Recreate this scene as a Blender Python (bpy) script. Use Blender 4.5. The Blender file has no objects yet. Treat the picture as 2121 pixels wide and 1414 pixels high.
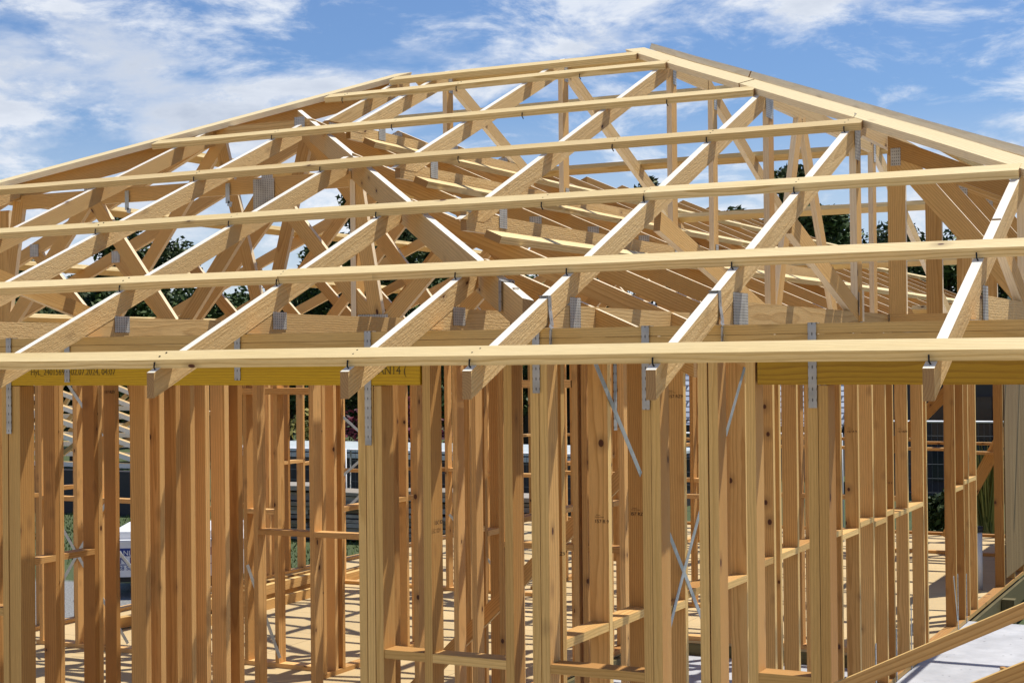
import bpy, math, random
from mathutils import Vector, Matrix
random.seed(7)
R = math.radians
SC = bpy.context.scene
COL = SC.collection
ZC = 2.90          # eye height above the ground; builders below use heights measured from the eye

# ------------------------------------------------------------------ camera
cam = bpy.data.objects.new("camera", bpy.data.cameras.new("camera"))
COL.objects.link(cam); SC.camera = cam
yaw, pit, rol = R(26.795), R(0.558), R(-0.588)
F0 = Vector((-math.sin(yaw), math.cos(yaw), 0)); R0 = Vector((math.cos(yaw), math.sin(yaw), 0)); U0 = Vector((0, 0, 1))
F = F0*math.cos(pit)+U0*math.sin(pit); U = U0*math.cos(pit)-F0*math.sin(pit)
RR = R0*math.cos(rol)+U*math.sin(rol); UU = U*math.cos(rol)-R0*math.sin(rol)
M = Matrix(((RR.x, UU.x, -F.x), (RR.y, UU.y, -F.y), (RR.z, UU.z, -F.z))).to_4x4()
M.translation = Vector((0, 0, ZC)); cam.matrix_world = M
cam.data.sensor_width = 36.0; cam.data.lens = 36.0*3204.5/2121.0
cam.data.clip_start = 0.05; cam.data.clip_end = 3000

# ------------------------------------------------------------------ light
SUN = Vector((0.27, 0.36, 1.0)).normalized()
sun = bpy.data.objects.new("sun", bpy.data.lights.new("sun", 'SUN'))
COL.objects.link(sun); sun.data.energy = 5.0; sun.data.angle = R(0.5); sun.data.color = (1.0, 0.95, 0.87)
sun.rotation_euler = SUN.to_track_quat('Z', 'Y').to_euler(); sun.location = (0, 0, 60)
W = bpy.data.worlds.new("World"); SC.world = W; W.use_nodes = True
nt = W.node_tree; nt.nodes.clear()
def N(tree, typ, **kw):
    n = tree.nodes.new(typ)
    for k, v in kw.items():
        if k.startswith('i_'):
            key = k[2:]; key = int(key) if key.isdigit() else key
            n.inputs[key].default_value = v
        else: setattr(n, k, v)
    return n
wo = N(nt, 'ShaderNodeOutputWorld'); bg = N(nt, 'ShaderNodeBackground', i_Strength=0.10)
sky = N(nt, 'ShaderNodeTexSky'); sky.sky_type = 'NISHITA'; sky.sun_disc = False
sky.sun_elevation = math.asin(SUN.z); sky.sun_rotation = math.atan2(SUN.x, SUN.y)
sky.air_density = 1.0; sky.dust_density = 0.6; sky.ozone_density = 1.6; sky.altitude = 50
tc = N(nt, 'ShaderNodeTexCoord')
def ramp(tree, stops, interp='LINEAR'):
    r = tree.nodes.new('ShaderNodeValToRGB'); cr = r.color_ramp; cr.interpolation = interp
    while len(cr.elements) > 1: cr.elements.remove(cr.elements[-1])
    cr.elements[0].position = stops[0][0]; c = stops[0][1]; cr.elements[0].color = (*c, 1) if isinstance(c, tuple) else (c, c, c, 1)
    for p, c in stops[1:]:
        e = cr.elements.new(p); e.color = (*c, 1) if isinstance(c, tuple) else (c, c, c, 1)
    return r
L = nt.links.new
def cloudlayer(scale, loc, sc, detail, rough, dist, lo, hi):
    mp = N(nt, 'ShaderNodeMapping'); mp.inputs['Scale'].default_value = sc; mp.inputs['Location'].default_value = loc
    mp.inputs['Rotation'].default_value = (0, 0.12, 0.3)
    no = N(nt, 'ShaderNodeTexNoise', i_Scale=scale, i_Detail=detail, i_Roughness=rough, i_Distortion=dist)
    rp = ramp(nt, [(lo, 0.0), (hi, 1.0)], 'EASE')
    L(tc.outputs['Generated'], mp.inputs[0]); L(mp.outputs[0], no.inputs['Vector']); L(no.outputs['Fac'], rp.inputs[0])
    return rp, no
c1, n1 = cloudlayer(4.2, (4.71, 6.67, 6.04), (1, 1, 2.5), 12, 0.60, 0.2, 0.50, 0.68)
c2, n2 = cloudlayer(11.0, (2.2, 0.3, 1.7), (1, 1, 2.6), 12, 0.64, 0.3, 0.46, 0.68)
sep = N(nt, 'ShaderNodeSeparateXYZ'); L(tc.outputs['Generated'], sep.inputs[0])
hz = N(nt, 'ShaderNodeMapRange', i_1=0.0, i_2=0.16, i_3=0.75, i_4=0.03); L(sep.outputs['Z'], hz.inputs[0])
mx = N(nt, 'ShaderNodeMath', operation='MULTIPLY_ADD', i_1=0.85); L(c2.outputs[0], mx.inputs[0]); L(c1.outputs[0], mx.inputs[2])
mx2 = N(nt, 'ShaderNodeMath', operation='ADD', use_clamp=True); L(mx.outputs[0], mx2.inputs[0]); L(hz.outputs[0], mx2.inputs[1])
hi = N(nt, 'ShaderNodeMapRange', i_1=0.22, i_2=0.5, i_3=0.95, i_4=0.06); L(sep.outputs['Z'], hi.inputs[0])   # broken cloud low down, clear sky overhead
mx3 = N(nt, 'ShaderNodeMath', operation='MULTIPLY'); L(mx2.outputs[0], mx3.inputs[0]); L(hi.outputs[0], mx3.inputs[1])
# cloud body shade: thicker parts are greyer
shade = ramp(nt, [(0.42, (8.4, 8.7, 9.1)), (0.56, (7.4, 7.8, 8.5)), (0.7, (4.9, 5.5, 6.6))]); L(n1.outputs['Fac'], shade.inputs[0])
tint = N(nt, 'ShaderNodeMix', data_type='RGBA', blend_type='MULTIPLY', i_0=1.0); tint.inputs['B'].default_value = (0.57, 0.76, 1.03, 1)
L(sky.outputs[0], tint.inputs['A'])
mixc = N(nt, 'ShaderNodeMix', data_type='RGBA'); L(mx3.outputs[0], mixc.inputs[0]); L(tint.outputs['Result'], mixc.inputs['A']); L(shade.outputs[0], mixc.inputs['B'])
L(mixc.outputs['Result'], bg.inputs['Color']); L(bg.outputs[0], wo.inputs[0])
SC.view_settings.view_transform = 'Standard'; SC.view_settings.look = 'None'; SC.view_settings.gamma = 1.0
SC.view_settings.exposure = 0.15; SC.view_settings.use_curve_mapping = False
SC.cycles.max_bounces = 8; SC.cycles.diffuse_bounces = 5; SC.cycles.transparent_max_bounces = 8

# ------------------------------------------------------------------ materials
def newmat(name):
    m = bpy.data.materials.new(name); m.use_nodes = True
    t = m.node_tree; b = t.nodes['Principled BSDF']; return m, t, b
def wood(name, early, late, stain, vary=0.16, rough=0.62, bump=0.25, saw=0.0, knots=0.86, spec=0.35, ringmix=0.7):
    m, t, b = newmat(name); l = t.links.new
    at = N(t, 'ShaderNodeAttribute', attribute_name='bc'); rn = N(t, 'ShaderNodeAttribute', attribute_name='rnd')
    s = N(t, 'ShaderNodeSeparateXYZ'); l(at.outputs['Vector'], s.inputs[0])
    # slow wander of the grain along the piece
    mp = N(t, 'ShaderNodeMapping'); mp.inputs['Scale'].default_value = (1.3, 7, 7); l(at.outputs['Vector'], mp.inputs[0])
    wn = N(t, 'ShaderNodeTexNoise', i_Scale=1.0, i_Detail=3, i_Roughness=0.5); l(mp.outputs[0], wn.inputs['Vector'])
    w2 = N(t, 'ShaderNodeMath', operation='MULTIPLY'); l(s.outputs[1], w2.inputs[0]); l(s.outputs[1], w2.inputs[1])
    d2 = N(t, 'ShaderNodeMath', operation='MULTIPLY'); l(s.outputs[2], d2.inputs[0]); l(s.outputs[2], d2.inputs[1])
    sm = N(t, 'ShaderNodeMath', operation='ADD'); l(w2.outputs[0], sm.inputs[0]); l(d2.outputs[0], sm.inputs[1])
    rr = N(t, 'ShaderNodeMath', operation='SQRT'); l(sm.outputs[0], rr.inputs[0])
    rk = N(t, 'ShaderNodeMath', operation='MULTIPLY', i_1=105.0); l(rr.outputs[0], rk.inputs[0])
    ad = N(t, 'ShaderNodeMath', operation='MULTIPLY_ADD', i_1=3.4); l(wn.outputs['Fac'], ad.inputs[0]); l(rk.outputs[0], ad.inputs[2])
    fr = N(t, 'ShaderNodeMath', operation='FRACT'); l(ad.outputs[0], fr.inputs[0])
    rg = ramp(t, [(0.0, 0.12), (0.12, 0.0), (0.55, 0.25), (0.9, 1.0), (1.0, 0.12)]); l(fr.outputs[0], rg.inputs[0])
    rgs = N(t, 'ShaderNodeMath', operation='MULTIPLY', i_1=ringmix); l(rg.outputs[0], rgs.inputs[0])
    c = N(t, 'ShaderNodeMix', data_type='RGBA'); c.inputs['A'].default_value = (*early, 1); c.inputs['B'].default_value = (*late, 1); l(rgs.outputs[0], c.inputs[0])
    # broad colour drift along the piece
    mp3 = N(t, 'ShaderNodeMapping'); mp3.inputs['Scale'].default_value = (0.9, 9, 9); mp3.inputs['Location'].default_value = (5, 2, 9); l(at.outputs['Vector'], mp3.inputs[0])
    dn = N(t, 'ShaderNodeTexNoise', i_Scale=1.0, i_Detail=2); l(mp3.outputs[0], dn.inputs['Vector'])
    dr = ramp(t, [(0.42, 0.0), (0.68, 1.0)]); l(dn.outputs['Fac'], dr.inputs[0])
    c2 = N(t, 'ShaderNodeMix', data_type='RGBA'); c2.inputs['B'].default_value = (*stain, 1); l(c.outputs['Result'], c2.inputs['A'])
    df = N(t, 'ShaderNodeMath', operation='MULTIPLY', i_1=0.45); l(dr.outputs[0], df.inputs[0]); l(df.outputs[0], c2.inputs[0])
    # fine fibre
    mf = N(t, 'ShaderNodeMapping'); mf.inputs['Scale'].default_value = (14, 420, 420); l(at.outputs['Vector'], mf.inputs[0])
    fn = N(t, 'ShaderNodeTexNoise', i_Scale=1.0, i_Detail=3, i_Roughness=0.65); l(mf.outputs[0], fn.inputs['Vector'])
    fm = ramp(t, [(0.3, 0.86), (0.7, 1.08)]); l(fn.outputs['Fac'], fm.inputs[0])
    c3 = N(t, 'ShaderNodeMix', data_type='RGBA', blend_type='MULTIPLY', i_0=1.0); l(c2.outputs['Result'], c3.inputs['A']); l(fm.outputs[0], c3.inputs['B'])
    # per piece tone
    tr = ramp(t, [(0.0, (1-vary*1.25, 1-vary*1.6, 1-vary*2.1)), (0.35, (1-vary*0.3, 1-vary*0.35, 1-vary*0.5)), (0.7, (1, 1, 1)), (1.0, (1+vary*0.5, 1+vary*0.65, 1+vary*0.9))])
    l(rn.outputs['Fac'], tr.inputs[0])
    c4 = N(t, 'ShaderNodeMix', data_type='RGBA', blend_type='MULTIPLY', i_0=1.0); l(c3.outputs['Result'], c4.inputs['A']); l(tr.outputs[0], c4.inputs['B'])
    # knots
    mk = N(t, 'ShaderNodeMapping'); mk.inputs['Scale'].default_value = (5.6, 12.0, 7.5); l(at.outputs['Vector'], mk.inputs[0])
    vo = N(t, 'ShaderNodeTexVoronoi', i_Scale=1.0, i_Randomness=1.0); l(mk.outputs[0], vo.inputs['Vector'])
    sv = N(t, 'ShaderNodeSeparateColor'); l(vo.outputs['Color'], sv.inputs[0])
    gt = N(t, 'ShaderNodeMath', operation='GREATER_THAN', i_1=knots); l(sv.outputs[0], gt.inputs[0])
    kr = ramp(t, [(0.05, 1.0), (0.085, 0.95), (0.10, 0.35), (0.3, 0.0)]); l(vo.outputs['Distance'], kr.inputs[0])
    km = N(t, 'ShaderNodeMath', operation='MULTIPLY'); l(gt.outputs[0], km.inputs[0]); l(kr.outputs[0], km.inputs[1])
    c5 = N(t, 'ShaderNodeMix', data_type='RGBA'); c5.inputs['B'].default_value = (0.075, 0.022, 0.008, 1); l(c4.outputs['Result'], c5.inputs['A']); l(km.outputs[0], c5.inputs[0])
    l(c5.outputs['Result'], b.inputs['Base Color'])
    b.inputs['Roughness'].default_value = rough; b.inputs['Specular IOR Level'].default_value = spec
    if bump:
        hgt = N(t, 'ShaderNodeMath', operation='MULTIPLY_ADD', i_1=0.35); l(rg.outputs[0], hgt.inputs[0]); l(fn.outputs['Fac'], hgt.inputs[2])
        src = hgt
        if saw:
            ms = N(t, 'ShaderNodeMapping'); ms.inputs['Scale'].default_value = (45, 95, 95); l(at.outputs['Vector'], ms.inputs[0])
            sn = N(t, 'ShaderNodeTexNoise', i_Scale=1.0, i_Detail=3, i_Roughness=0.6, i_Distortion=0.6); l(ms.outputs[0], sn.inputs['Vector'])
            # only some pieces are rough sawn
            gs = ramp(t, [(0.42, 0.0), (0.5, 1.0)]); l(rn.outputs['Fac'], gs.inputs[0])
            q = N(t, 'ShaderNodeMath', operation='MULTIPLY'); l(sn.outputs['Fac'], q.inputs[0]); l(gs.outputs[0], q.inputs[1])
            h2 = N(t, 'ShaderNodeMath', operation='MULTIPLY_ADD', i_1=saw); l(q.outputs[0], h2.inputs[0]); l(hgt.outputs[0], h2.inputs[2]); src = h2
        bp = N(t, 'ShaderNodeBump', i_Strength=min(1.0, bump), i_Distance=0.0022); l(src.outputs[0], bp.inputs['Height']); l(bp.outputs[0], b.inputs['Normal'])
    return m
M_TRUSS = wood('truss_pine', (0.68, 0.475, 0.215), (0.43, 0.25, 0.08), (0.57, 0.36, 0.14), 0.16, bump=0.7, saw=2.8, knots=0.8, ringmix=0.6)
M_WEB = wood('web_pine', (0.68, 0.425, 0.155), (0.44, 0.22, 0.055), (0.55, 0.31, 0.09), 0.22, bump=0.5, saw=1.5, knots=0.8)
M_STUD = wood('stud_pine', (0.67, 0.405, 0.145), (0.39, 0.19, 0.047), (0.51, 0.265, 0.08), 0.32, bump=0.35, knots=0.5)
M_STUDIN = wood('inner_stud_pine', (0.70, 0.415, 0.155), (0.41, 0.20, 0.05), (0.53, 0.275, 0.085), 0.32, bump=0.3, knots=0.5)
EDGE = {'truss_pine': wood('truss_pine_edge', (0.92, 0.86, 0.73), (0.82, 0.72, 0.54), (0.88, 0.80, 0.64), 0.05, rough=0.42, bump=0.1, knots=0.93, ringmix=0.4, spec=0.5),  # dressed edges; sun glare on the rafter tops is also put into this colour
        'hip_board_pine': wood('hip_board_edge', (0.92, 0.80, 0.56), (0.74, 0.58, 0.34), (0.84, 0.70, 0.44), 0.08, rough=0.5, bump=0.15, knots=0.9, ringmix=0.5),  # edge painted paler in place of bounced light on the shaded rear board
        'web_pine': wood('web_pine_edge', (0.84, 0.70, 0.48), (0.66, 0.48, 0.27), (0.76, 0.60, 0.38), 0.08, rough=0.45, bump=0.15, knots=0.9, ringmix=0.5, spec=0.5),  # sunlit look of the upper web and chord edges painted in too
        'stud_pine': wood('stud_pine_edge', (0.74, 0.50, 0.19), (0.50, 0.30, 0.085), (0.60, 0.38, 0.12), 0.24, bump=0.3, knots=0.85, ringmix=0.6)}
M_END = wood('end_grain', (0.40, 0.245, 0.10), (0.24, 0.13, 0.05), (0.32, 0.19, 0.08), 0.15, bump=0.3, knots=0.99)
ENDS = {'truss_pine', 'web_pine', 'stud_pine', 'inner_stud_pine', 'batten_pine', 'hip_board_pine'}
M_BATTEN = wood('batten_pine', (0.80, 0.635, 0.33), (0.46, 0.30, 0.095), (0.60, 0.43, 0.17), 0.12, bump=0.4, knots=0.78, ringmix=0.75)
M_HIPB = wood('hip_board_pine', (0.80, 0.66, 0.38), (0.60, 0.44, 0.20), (0.70, 0.55, 0.28), 0.08, bump=0.3, knots=0.9, ringmix=0.6)
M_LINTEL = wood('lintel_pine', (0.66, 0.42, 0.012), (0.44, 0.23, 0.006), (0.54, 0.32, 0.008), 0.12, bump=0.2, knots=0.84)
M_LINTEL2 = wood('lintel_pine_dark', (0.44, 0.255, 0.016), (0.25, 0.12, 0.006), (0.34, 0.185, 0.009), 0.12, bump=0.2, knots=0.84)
M_TREATED = wood('treated_pine', (0.25, 0.20, 0.07), (0.14, 0.11, 0.035), (0.19, 0.165, 0.06), 0.14, bump=0.3)
M_OLD = wood('weathered_board', (0.36, 0.31, 0.24), (0.2, 0.17, 0.13), (0.26, 0.24, 0.2), 0.3, bump=0.4)

def simple(name, col, rough=0.6, metal=0.0, noise=None, bump=0.0, spec=0.4, alpha=None):
    m, t, b = newmat(name); l = t.links.new
    b.inputs['Roughness'].default_value = rough; b.inputs['Metallic'].default_value = metal; b.inputs['Specular IOR Level'].default_value = spec
    b.inputs['Base Color'].default_value = (*col, 1)
    if noise:
        sc, col2, lo, hi = noise
        tcn = N(t, 'ShaderNodeTexCoord'); no = N(t, 'ShaderNodeTexNoise', i_Scale=sc, i_Detail=6, i_Roughness=0.65)
        l(tcn.outputs['Object'], no.inputs['Vector']); rp = ramp(t, [(lo, col), (hi, col2)]); l(no.outputs['Fac'], rp.inputs[0]); l(rp.outputs[0], b.inputs['Base Color'])
        if bump:
            bp = N(t, 'ShaderNodeBump', i_Strength=bump, i_Distance=0.02); l(no.outputs['Fac'], bp.inputs['Height']); l(bp.outputs[0], b.inputs['Normal'])
    return m
def gridmetal(name, c0, c1, scale, metal, lo=0.2, hi=0.34):
    m, t, b = newmat(name); l = t.links.new
    at = N(t, 'ShaderNodeAttribute', attribute_name='bc')
    mp = N(t, 'ShaderNodeMapping'); mp.inputs['Scale'].default_value = scale; l(at.outputs['Vector'], mp.inputs[0])
    vo = N(t, 'ShaderNodeTexVoronoi', i_Scale=1.0, i_Randomness=0.0); l(mp.outputs[0], vo.inputs['Vector'])
    rp = ramp(t, [(lo, c1), (hi, c0)]); l(vo.outputs['Distance'], rp.inputs[0])
    tcn = N(t, 'ShaderNodeTexCoord'); no = N(t, 'ShaderNodeTexNoise', i_Scale=14, i_Detail=4); l(tcn.outputs['Object'], no.inputs['Vector'])
    r2 = ramp(t, [(0.3, 0.75), (0.7, 1.15)]); l(no.outputs['Fac'], r2.inputs[0])
    mm = N(t, 'ShaderNodeMix', data_type='RGBA', blend_type='MULTIPLY', i_0=1.0); l(rp.outputs[0], mm.inputs['A']); l(r2.outputs[0], mm.inputs['B']); l(mm.outputs['Result'], b.inputs['Base Color'])
    b.inputs['Metallic'].default_value = metal; b.inputs['Roughness'].default_value = 0.48
    bp = N(t, 'ShaderNodeBump', i_Strength=0.6, i_Distance=0.002); l(vo.outputs['Distance'], bp.inputs['Height']); l(bp.outputs[0], b.inputs['Normal'])
    return m
M_PLATE = gridmetal('nail_plate_steel', (0.50, 0.49, 0.45), (0.22, 0.21, 0.19), (62, 95, 1), 0.25)
M_STRAP = gridmetal('galvanised_strap', (0.40, 0.41, 0.41), (0.12, 0.12, 0.12), (26, 62, 1), 0.5, 0.12, 0.2)
M_GALV = simple('galvanised_steel', (0.5, 0.53, 0.55), 0.4, 0.6, (20, (0.36, 0.4, 0.42), 0.35, 0.7))
M_NAIL = simple('dark_nail', (0.03, 0.028, 0.026), 0.5, 0.6)
M_INK = simple('stamp_ink', (0.03, 0.018, 0.010), 0.7, noise=(60, (0.16, 0.09, 0.035), 0.5, 0.62))
M_OSB = wood('weathered_ply_sheet', (0.27, 0.17, 0.07), (0.13, 0.078, 0.028), (0.40, 0.28, 0.13), 0.1, bump=0.5, knots=0.99, ringmix=0.6)
M_PVC = simple('pvc_grey', (0.55, 0.56, 0.57), 0.4)
M_BLACK = simple('black_plastic', (0.02, 0.02, 0.022), 0.5)
M_WHITE = simple('white_paint', (0.78, 0.79, 0.80), 0.4, noise=(3, (0.70, 0.71, 0.72), 0.4, 0.7))
M_BLUE = simple('sign_blue', (0.02, 0.045, 0.22), 0.5)
M_DARKWALL = simple('dark_cladding', (0.030, 0.028, 0.032), 0.6, noise=(1.5, (0.045, 0.04, 0.04), 0.4, 0.6))

# ------------------------------------------------------------------ mesh helpers
class MB:
    def __init__(s): s.v = []; s.f = []; s.bc = []; s.rn = []; s.ed = set(); s.en = set()
    def hexa(s, P, bc, rnd, edge=0):
        """P: 8 corners, 0-3 near end, 4-7 far end, same winding"""
        f0 = len(s.f); s.en |= {f0, f0+1}
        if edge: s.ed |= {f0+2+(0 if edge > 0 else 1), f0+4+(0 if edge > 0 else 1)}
        i = len(s.v); s.v += [Vector(p) for p in P]; s.bc += bc; s.rn += [rnd]*8
        s.f += [(i+3, i+2, i+1, i), (i+4, i+5, i+6, i+7)] + [(i+k, i+(k+1) % 4, i+4+(k+1) % 4, i+4+k) for k in range(4)]
    def beam(s, p0, p1, side, th, dp, off=0.0, c0=None, c1=None, soff=0.0, ext0=0.0, ext1=0.0, rnd=None):
        """straight timber from p0 to p1; side = direction of thickness th; dp = depth; off moves it along the depth axis; c0/c1 = end-cut plane normals"""
        p0 = Vector(p0); p1 = Vector(p1); d = (p1-p0).normalized(); sd = Vector(side); sd = (sd-d*sd.dot(d)).normalized(); n = d.cross(sd)
        if n.z < -1e-6 or (abs(n.z) < 1e-6 and (n.x+n.y*0.5) < 0): n = -n
        p0 = p0-d*ext0; p1 = p1+d*ext1; Ln = (p1-p0).length
        P = []; B = []
        r = random.random() if rnd is None else rnd
        oL = random.uniform(0, 60); oW = random.choice((-1, 1))*random.uniform(0.01, 0.11); oD = random.choice((-1, 1))*random.uniform(0.01, 0.11)
        for (pe, cn) in ((p0, c0), (p1, c1)):
            for (a, bq) in ((-1, -1), (1, -1), (1, 1), (-1, 1)):
                q = pe+sd*(a*th/2+soff)+n*(bq*dp/2+off)
                if cn is not None:
                    cv = Vector(cn); q = q+d*((pe-q).dot(cv)/d.dot(cv))
                P.append(q); B.append((oL+(q-p0).dot(d), oW+bq*dp/2, oD+a*th/2))
        if d.cross(sd).dot(n) < 0:
            P = [P[k] for k in (3, 2, 1, 0, 7, 6, 5, 4)]; B = [B[k] for k in (3, 2, 1, 0, 7, 6, 5, 4)]
        s.hexa(P, B, r, 1 if dp >= th else -1)
        return s
    def bowed(s, p0, p1, side, th, dp, c0=None, c1=None, amp=0.0025, seg=0.55):
        """like beam, but the length wanders a little the way sawn timber does"""
        t_ = MB(); t_.beam(p0, p1, side, th, dp, c0=c0, c1=c1); P = t_.v; n = max(2, int((P[4]-P[0]).length/seg)); i = len(s.v); r = t_.rn[0]
        d = (P[4]-P[0]).normalized(); a = Vector(side).normalized(); b_ = d.cross(a); ph = [random.uniform(0, 6.28) for _ in range(4)]; L_ = (P[4]-P[0]).length
        for k in range(n+1):
            u = k/n; x = u*L_; w_ = math.sin(math.pi*u)**0.5 if 0 < u < 1 else 0
            o1 = amp*w_*(math.sin(x*1.3+ph[0])+0.6*math.sin(x*3.1+ph[1])); o2 = amp*w_*(math.sin(x*1.1+ph[2])+0.5*math.sin(x*2.7+ph[3]))
            for q in range(4):
                s.v.append(P[q].lerp(P[q+4], u)+a*o1+b_*o2); s.bc.append(tuple(Vector(t_.bc[q]).lerp(Vector(t_.bc[q+4]), u))); s.rn.append(r)
        for k in range(n):
            j = i+4*k; s.ed |= ({len(s.f)+1, len(s.f)+3} if th > dp else {len(s.f), len(s.f)+2}); s.f += [(j+q, j+(q+1) % 4, j+4+(q+1) % 4, j+4+q) for q in range(4)]
        e = len(s.f); s.f += [(i+3, i+2, i+1, i), tuple(i+4*n+q for q in range(4))]; s.en |= {e, e+1}
        return s
    def box(s, lo, hi, rnd=None, axis=None):
        lo = Vector(lo); hi = Vector(hi); e = hi-lo
        ax = axis if axis is not None else max(range(3), key=lambda k: e[k])
        d = Vector([1 if k == ax else 0 for k in range(3)]); o = [k for k in range(3) if k != ax]
        c = (lo+hi)/2; p0 = c-d*e[ax]/2; p1 = c+d*e[ax]/2
        sd = Vector([1 if k == o[0] else 0 for k in range(3)])
        return s.beam(p0, p1, sd, e[o[0]], e[o[1]], rnd=rnd)
    def tube(s, pts, r, n=8):
        pts = [Vector(p) for p in pts]; base = len(s.v); t0 = None
        for j, p in enumerate(pts):
            d = (pts[min(j+1, len(pts)-1)]-pts[max(j-1, 0)]).normalized()
            a = d.cross(Vector((0.13, 0.21, 0.97))).normalized() if abs(d.z) < 0.95 else d.cross(Vector((1, 0, 0))).normalized(); b2 = d.cross(a)
            rj = r[j] if isinstance(r, (list, tuple)) else r
            for k in range(n):
                an = 2*math.pi*k/n; s.v.append(p+a*math.cos(an)*rj+b2*math.sin(an)*rj); s.bc.append((j*0.3, math.cos(an)*rj*2, math.sin(an)*rj*2)); s.rn.append(0.5)
        for j in range(len(pts)-1):
            for k in range(n):
                s.f.append((base+j*n+k, base+j*n+(k+1) % n, base+(j+1)*n+(k+1) % n, base+(j+1)*n+k))
        s.f.append(tuple(base+k for k in reversed(range(n)))); s.f.append(tuple(base+(len(pts)-1)*n+k for k in range(n)))
        return s
    def build(s, name, mat, parent=None, smooth=False):
        """vertices are in eye-height coordinates; a top-level mesh gets its origin at its own base centre"""
        if parent is not None:
            o = Vector(parent['_o'])
        else:
            xs = [v.x for v in s.v]; ys = [v.y for v in s.v]; zs = [v.z for v in s.v]
            o = Vector(((min(xs)+max(xs))/2, (min(ys)+max(ys))/2, min(zs)))
        me = bpy.data.meshes.new(name); me.from_pydata([tuple(v-o) for v in s.v], [], s.f)
        a = me.attributes.new('bc', 'FLOAT_VECTOR', 'POINT'); a.data.foreach_set('vector', [c for b in s.bc for c in b])
        a = me.attributes.new('rnd', 'FLOAT', 'POINT'); a.data.foreach_set('value', s.rn)
        if smooth:
            for p in me.polygons: p.use_smooth = True
        me.materials.append(mat)
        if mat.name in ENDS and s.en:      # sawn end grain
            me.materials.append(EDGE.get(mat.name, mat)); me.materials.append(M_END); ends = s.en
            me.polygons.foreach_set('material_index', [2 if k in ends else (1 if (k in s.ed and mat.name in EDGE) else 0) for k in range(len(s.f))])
        elif mat.name in EDGE and s.ed:      # narrow dressed edges, some with glare painted in, against the rough-sawn wide faces
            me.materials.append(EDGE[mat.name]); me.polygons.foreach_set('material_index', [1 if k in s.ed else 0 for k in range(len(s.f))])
        me.validate(); me.update()
        ob = bpy.data.objects.new(name, me); COL.objects.link(ob)
        if parent is not None: ob.parent = parent
        else: ob.location = (o.x, o.y, o.z+ZC)
        ob['_o'] = tuple(o)
        return ob
def tag(o, label, cat, group=None, kind=None):
    if label: o['label'] = label
    if cat: o['category'] = cat
    if group: o['group'] = group
    if kind: o['kind'] = kind
    return o
def thing(name, label, cat, o, group=None):
    e = bpy.data.objects.new(name, None); COL.objects.link(e); e.location = (o[0], o[1], o[2]+ZC); e['_o'] = tuple(o); e.empty_display_size = 0.2
    return tag(e, label, cat, group)
def struct(o): o['kind'] = 'structure'; return o
X = (1, 0, 0); Y = (0, 1, 0); Z = (0, 0, 1)
T = 0.435                      # roof slope (rise per metre)
CT = 1/math.sqrt(1+T*T)
TH, DP = 0.035, 0.09           # timber section
E0 = 4.8                       # eave line of the front slope (y)
EX2 = -2.09                    # eave of the inner right-facing slope of the main wing (x)
EX5 = -10.02                   # eave of the left slope
EX4 = 0.80                     # eave of the outer right slope
RY = 9.35                      # ridge of the front block (y)
EB = 13.9                      # back eave of the front block
zf = lambda y: T*(y-E0)
z2 = lambda x: T*(EX2-x)
z5 = lambda x: T*(x-EX5)
z4 = lambda x: T*(EX4-x)
z3 = lambda y: T*(EB-y)
XM = (EX2+EX5)/2               # ridge of the main wing
BC0, BC1 = 0.108, 0.196        # bottom chord

def plate(parent, c, normal, along, w, h, label=None):
    n = Vector(normal).normalized(); a = Vector(along); mb = MB()
    a = (a-n*a.dot(n)).normalized(); bdir = n.cross(a)
    c = Vector(c)+n*0.0012
    P = []; B = []
    for e in (-1, 1):
        for (q, r_) in ((-1, -1), (1, -1), (1, 1), (-1, 1)):
            P.append(c+n*(e*0.0008)+a*(q*w/2)+bdir*(r_*h/2)); B.append((q*w/2+0.004, r_*h/2+0.004, 0.0))
    mb.hexa(P, B, 0.5)
    return mb.build('nail_plate', M_PLATE, parent)

# ------------------------------------------------------------------ ground and floors
def slab(name, x0, x1, y0, y1, zt, th, mat):
    return struct(MB().box((x0, y0, zt-th), (x1, y1, zt)).build(name, mat))
m, t, b = newmat('ground_mix'); l = t.links.new
g1 = N(t, 'ShaderNodeTexCoord'); n_a = N(t, 'ShaderNodeTexNoise', i_Scale=0.35, i_Detail=5); n_b = N(t, 'ShaderNodeTexNoise', i_Scale=38.0, i_Detail=5, i_Roughness=0.7)
l(g1.outputs['Object'], n_a.inputs['Vector']); l(g1.outputs['Object'], n_b.inputs['Vector'])
ra = ramp(t, [(0.3, (0.10, 0.098, 0.09)), (0.5, (0.22, 0.22, 0.21)), (0.75, (0.36, 0.36, 0.35))]); l(n_b.outputs['Fac'], ra.inputs[0])
rb = ramp(t, [(0.3, (0.03, 0.045, 0.012)), (0.7, (0.09, 0.12, 0.035))]); l(n_b.outputs['Fac'], rb.inputs[0])
sx = N(t, 'ShaderNodeSeparateXYZ'); l(g1.outputs['Object'], sx.inputs[0])
yy = N(t, 'ShaderNodeMath', operation='MULTIPLY_ADD', i_1=6.0); l(n_a.outputs['Fac'], yy.inputs[0]); l(sx.outputs['Y'], yy.inputs[2])
ms = N(t, 'ShaderNodeMapRange', i_1=18.3, i_2=18.9, i_3=0.0, i_4=1.0); l(yy.outputs[0], ms.inputs[0])
rc = ramp(t, [(0.3, (0.40, 0.31, 0.19)), (0.7, (0.60, 0.48, 0.31))]); l(n_b.outputs['Fac'], rc.inputs[0])  # unseen foreground soil, made pale and warm to bounce light onto the timber
mf_ = N(t, 'ShaderNodeMapRange', i_1=7.0, i_2=9.5, i_3=0.0, i_4=1.0); l(yy.outputs[0], mf_.inputs[0])
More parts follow.
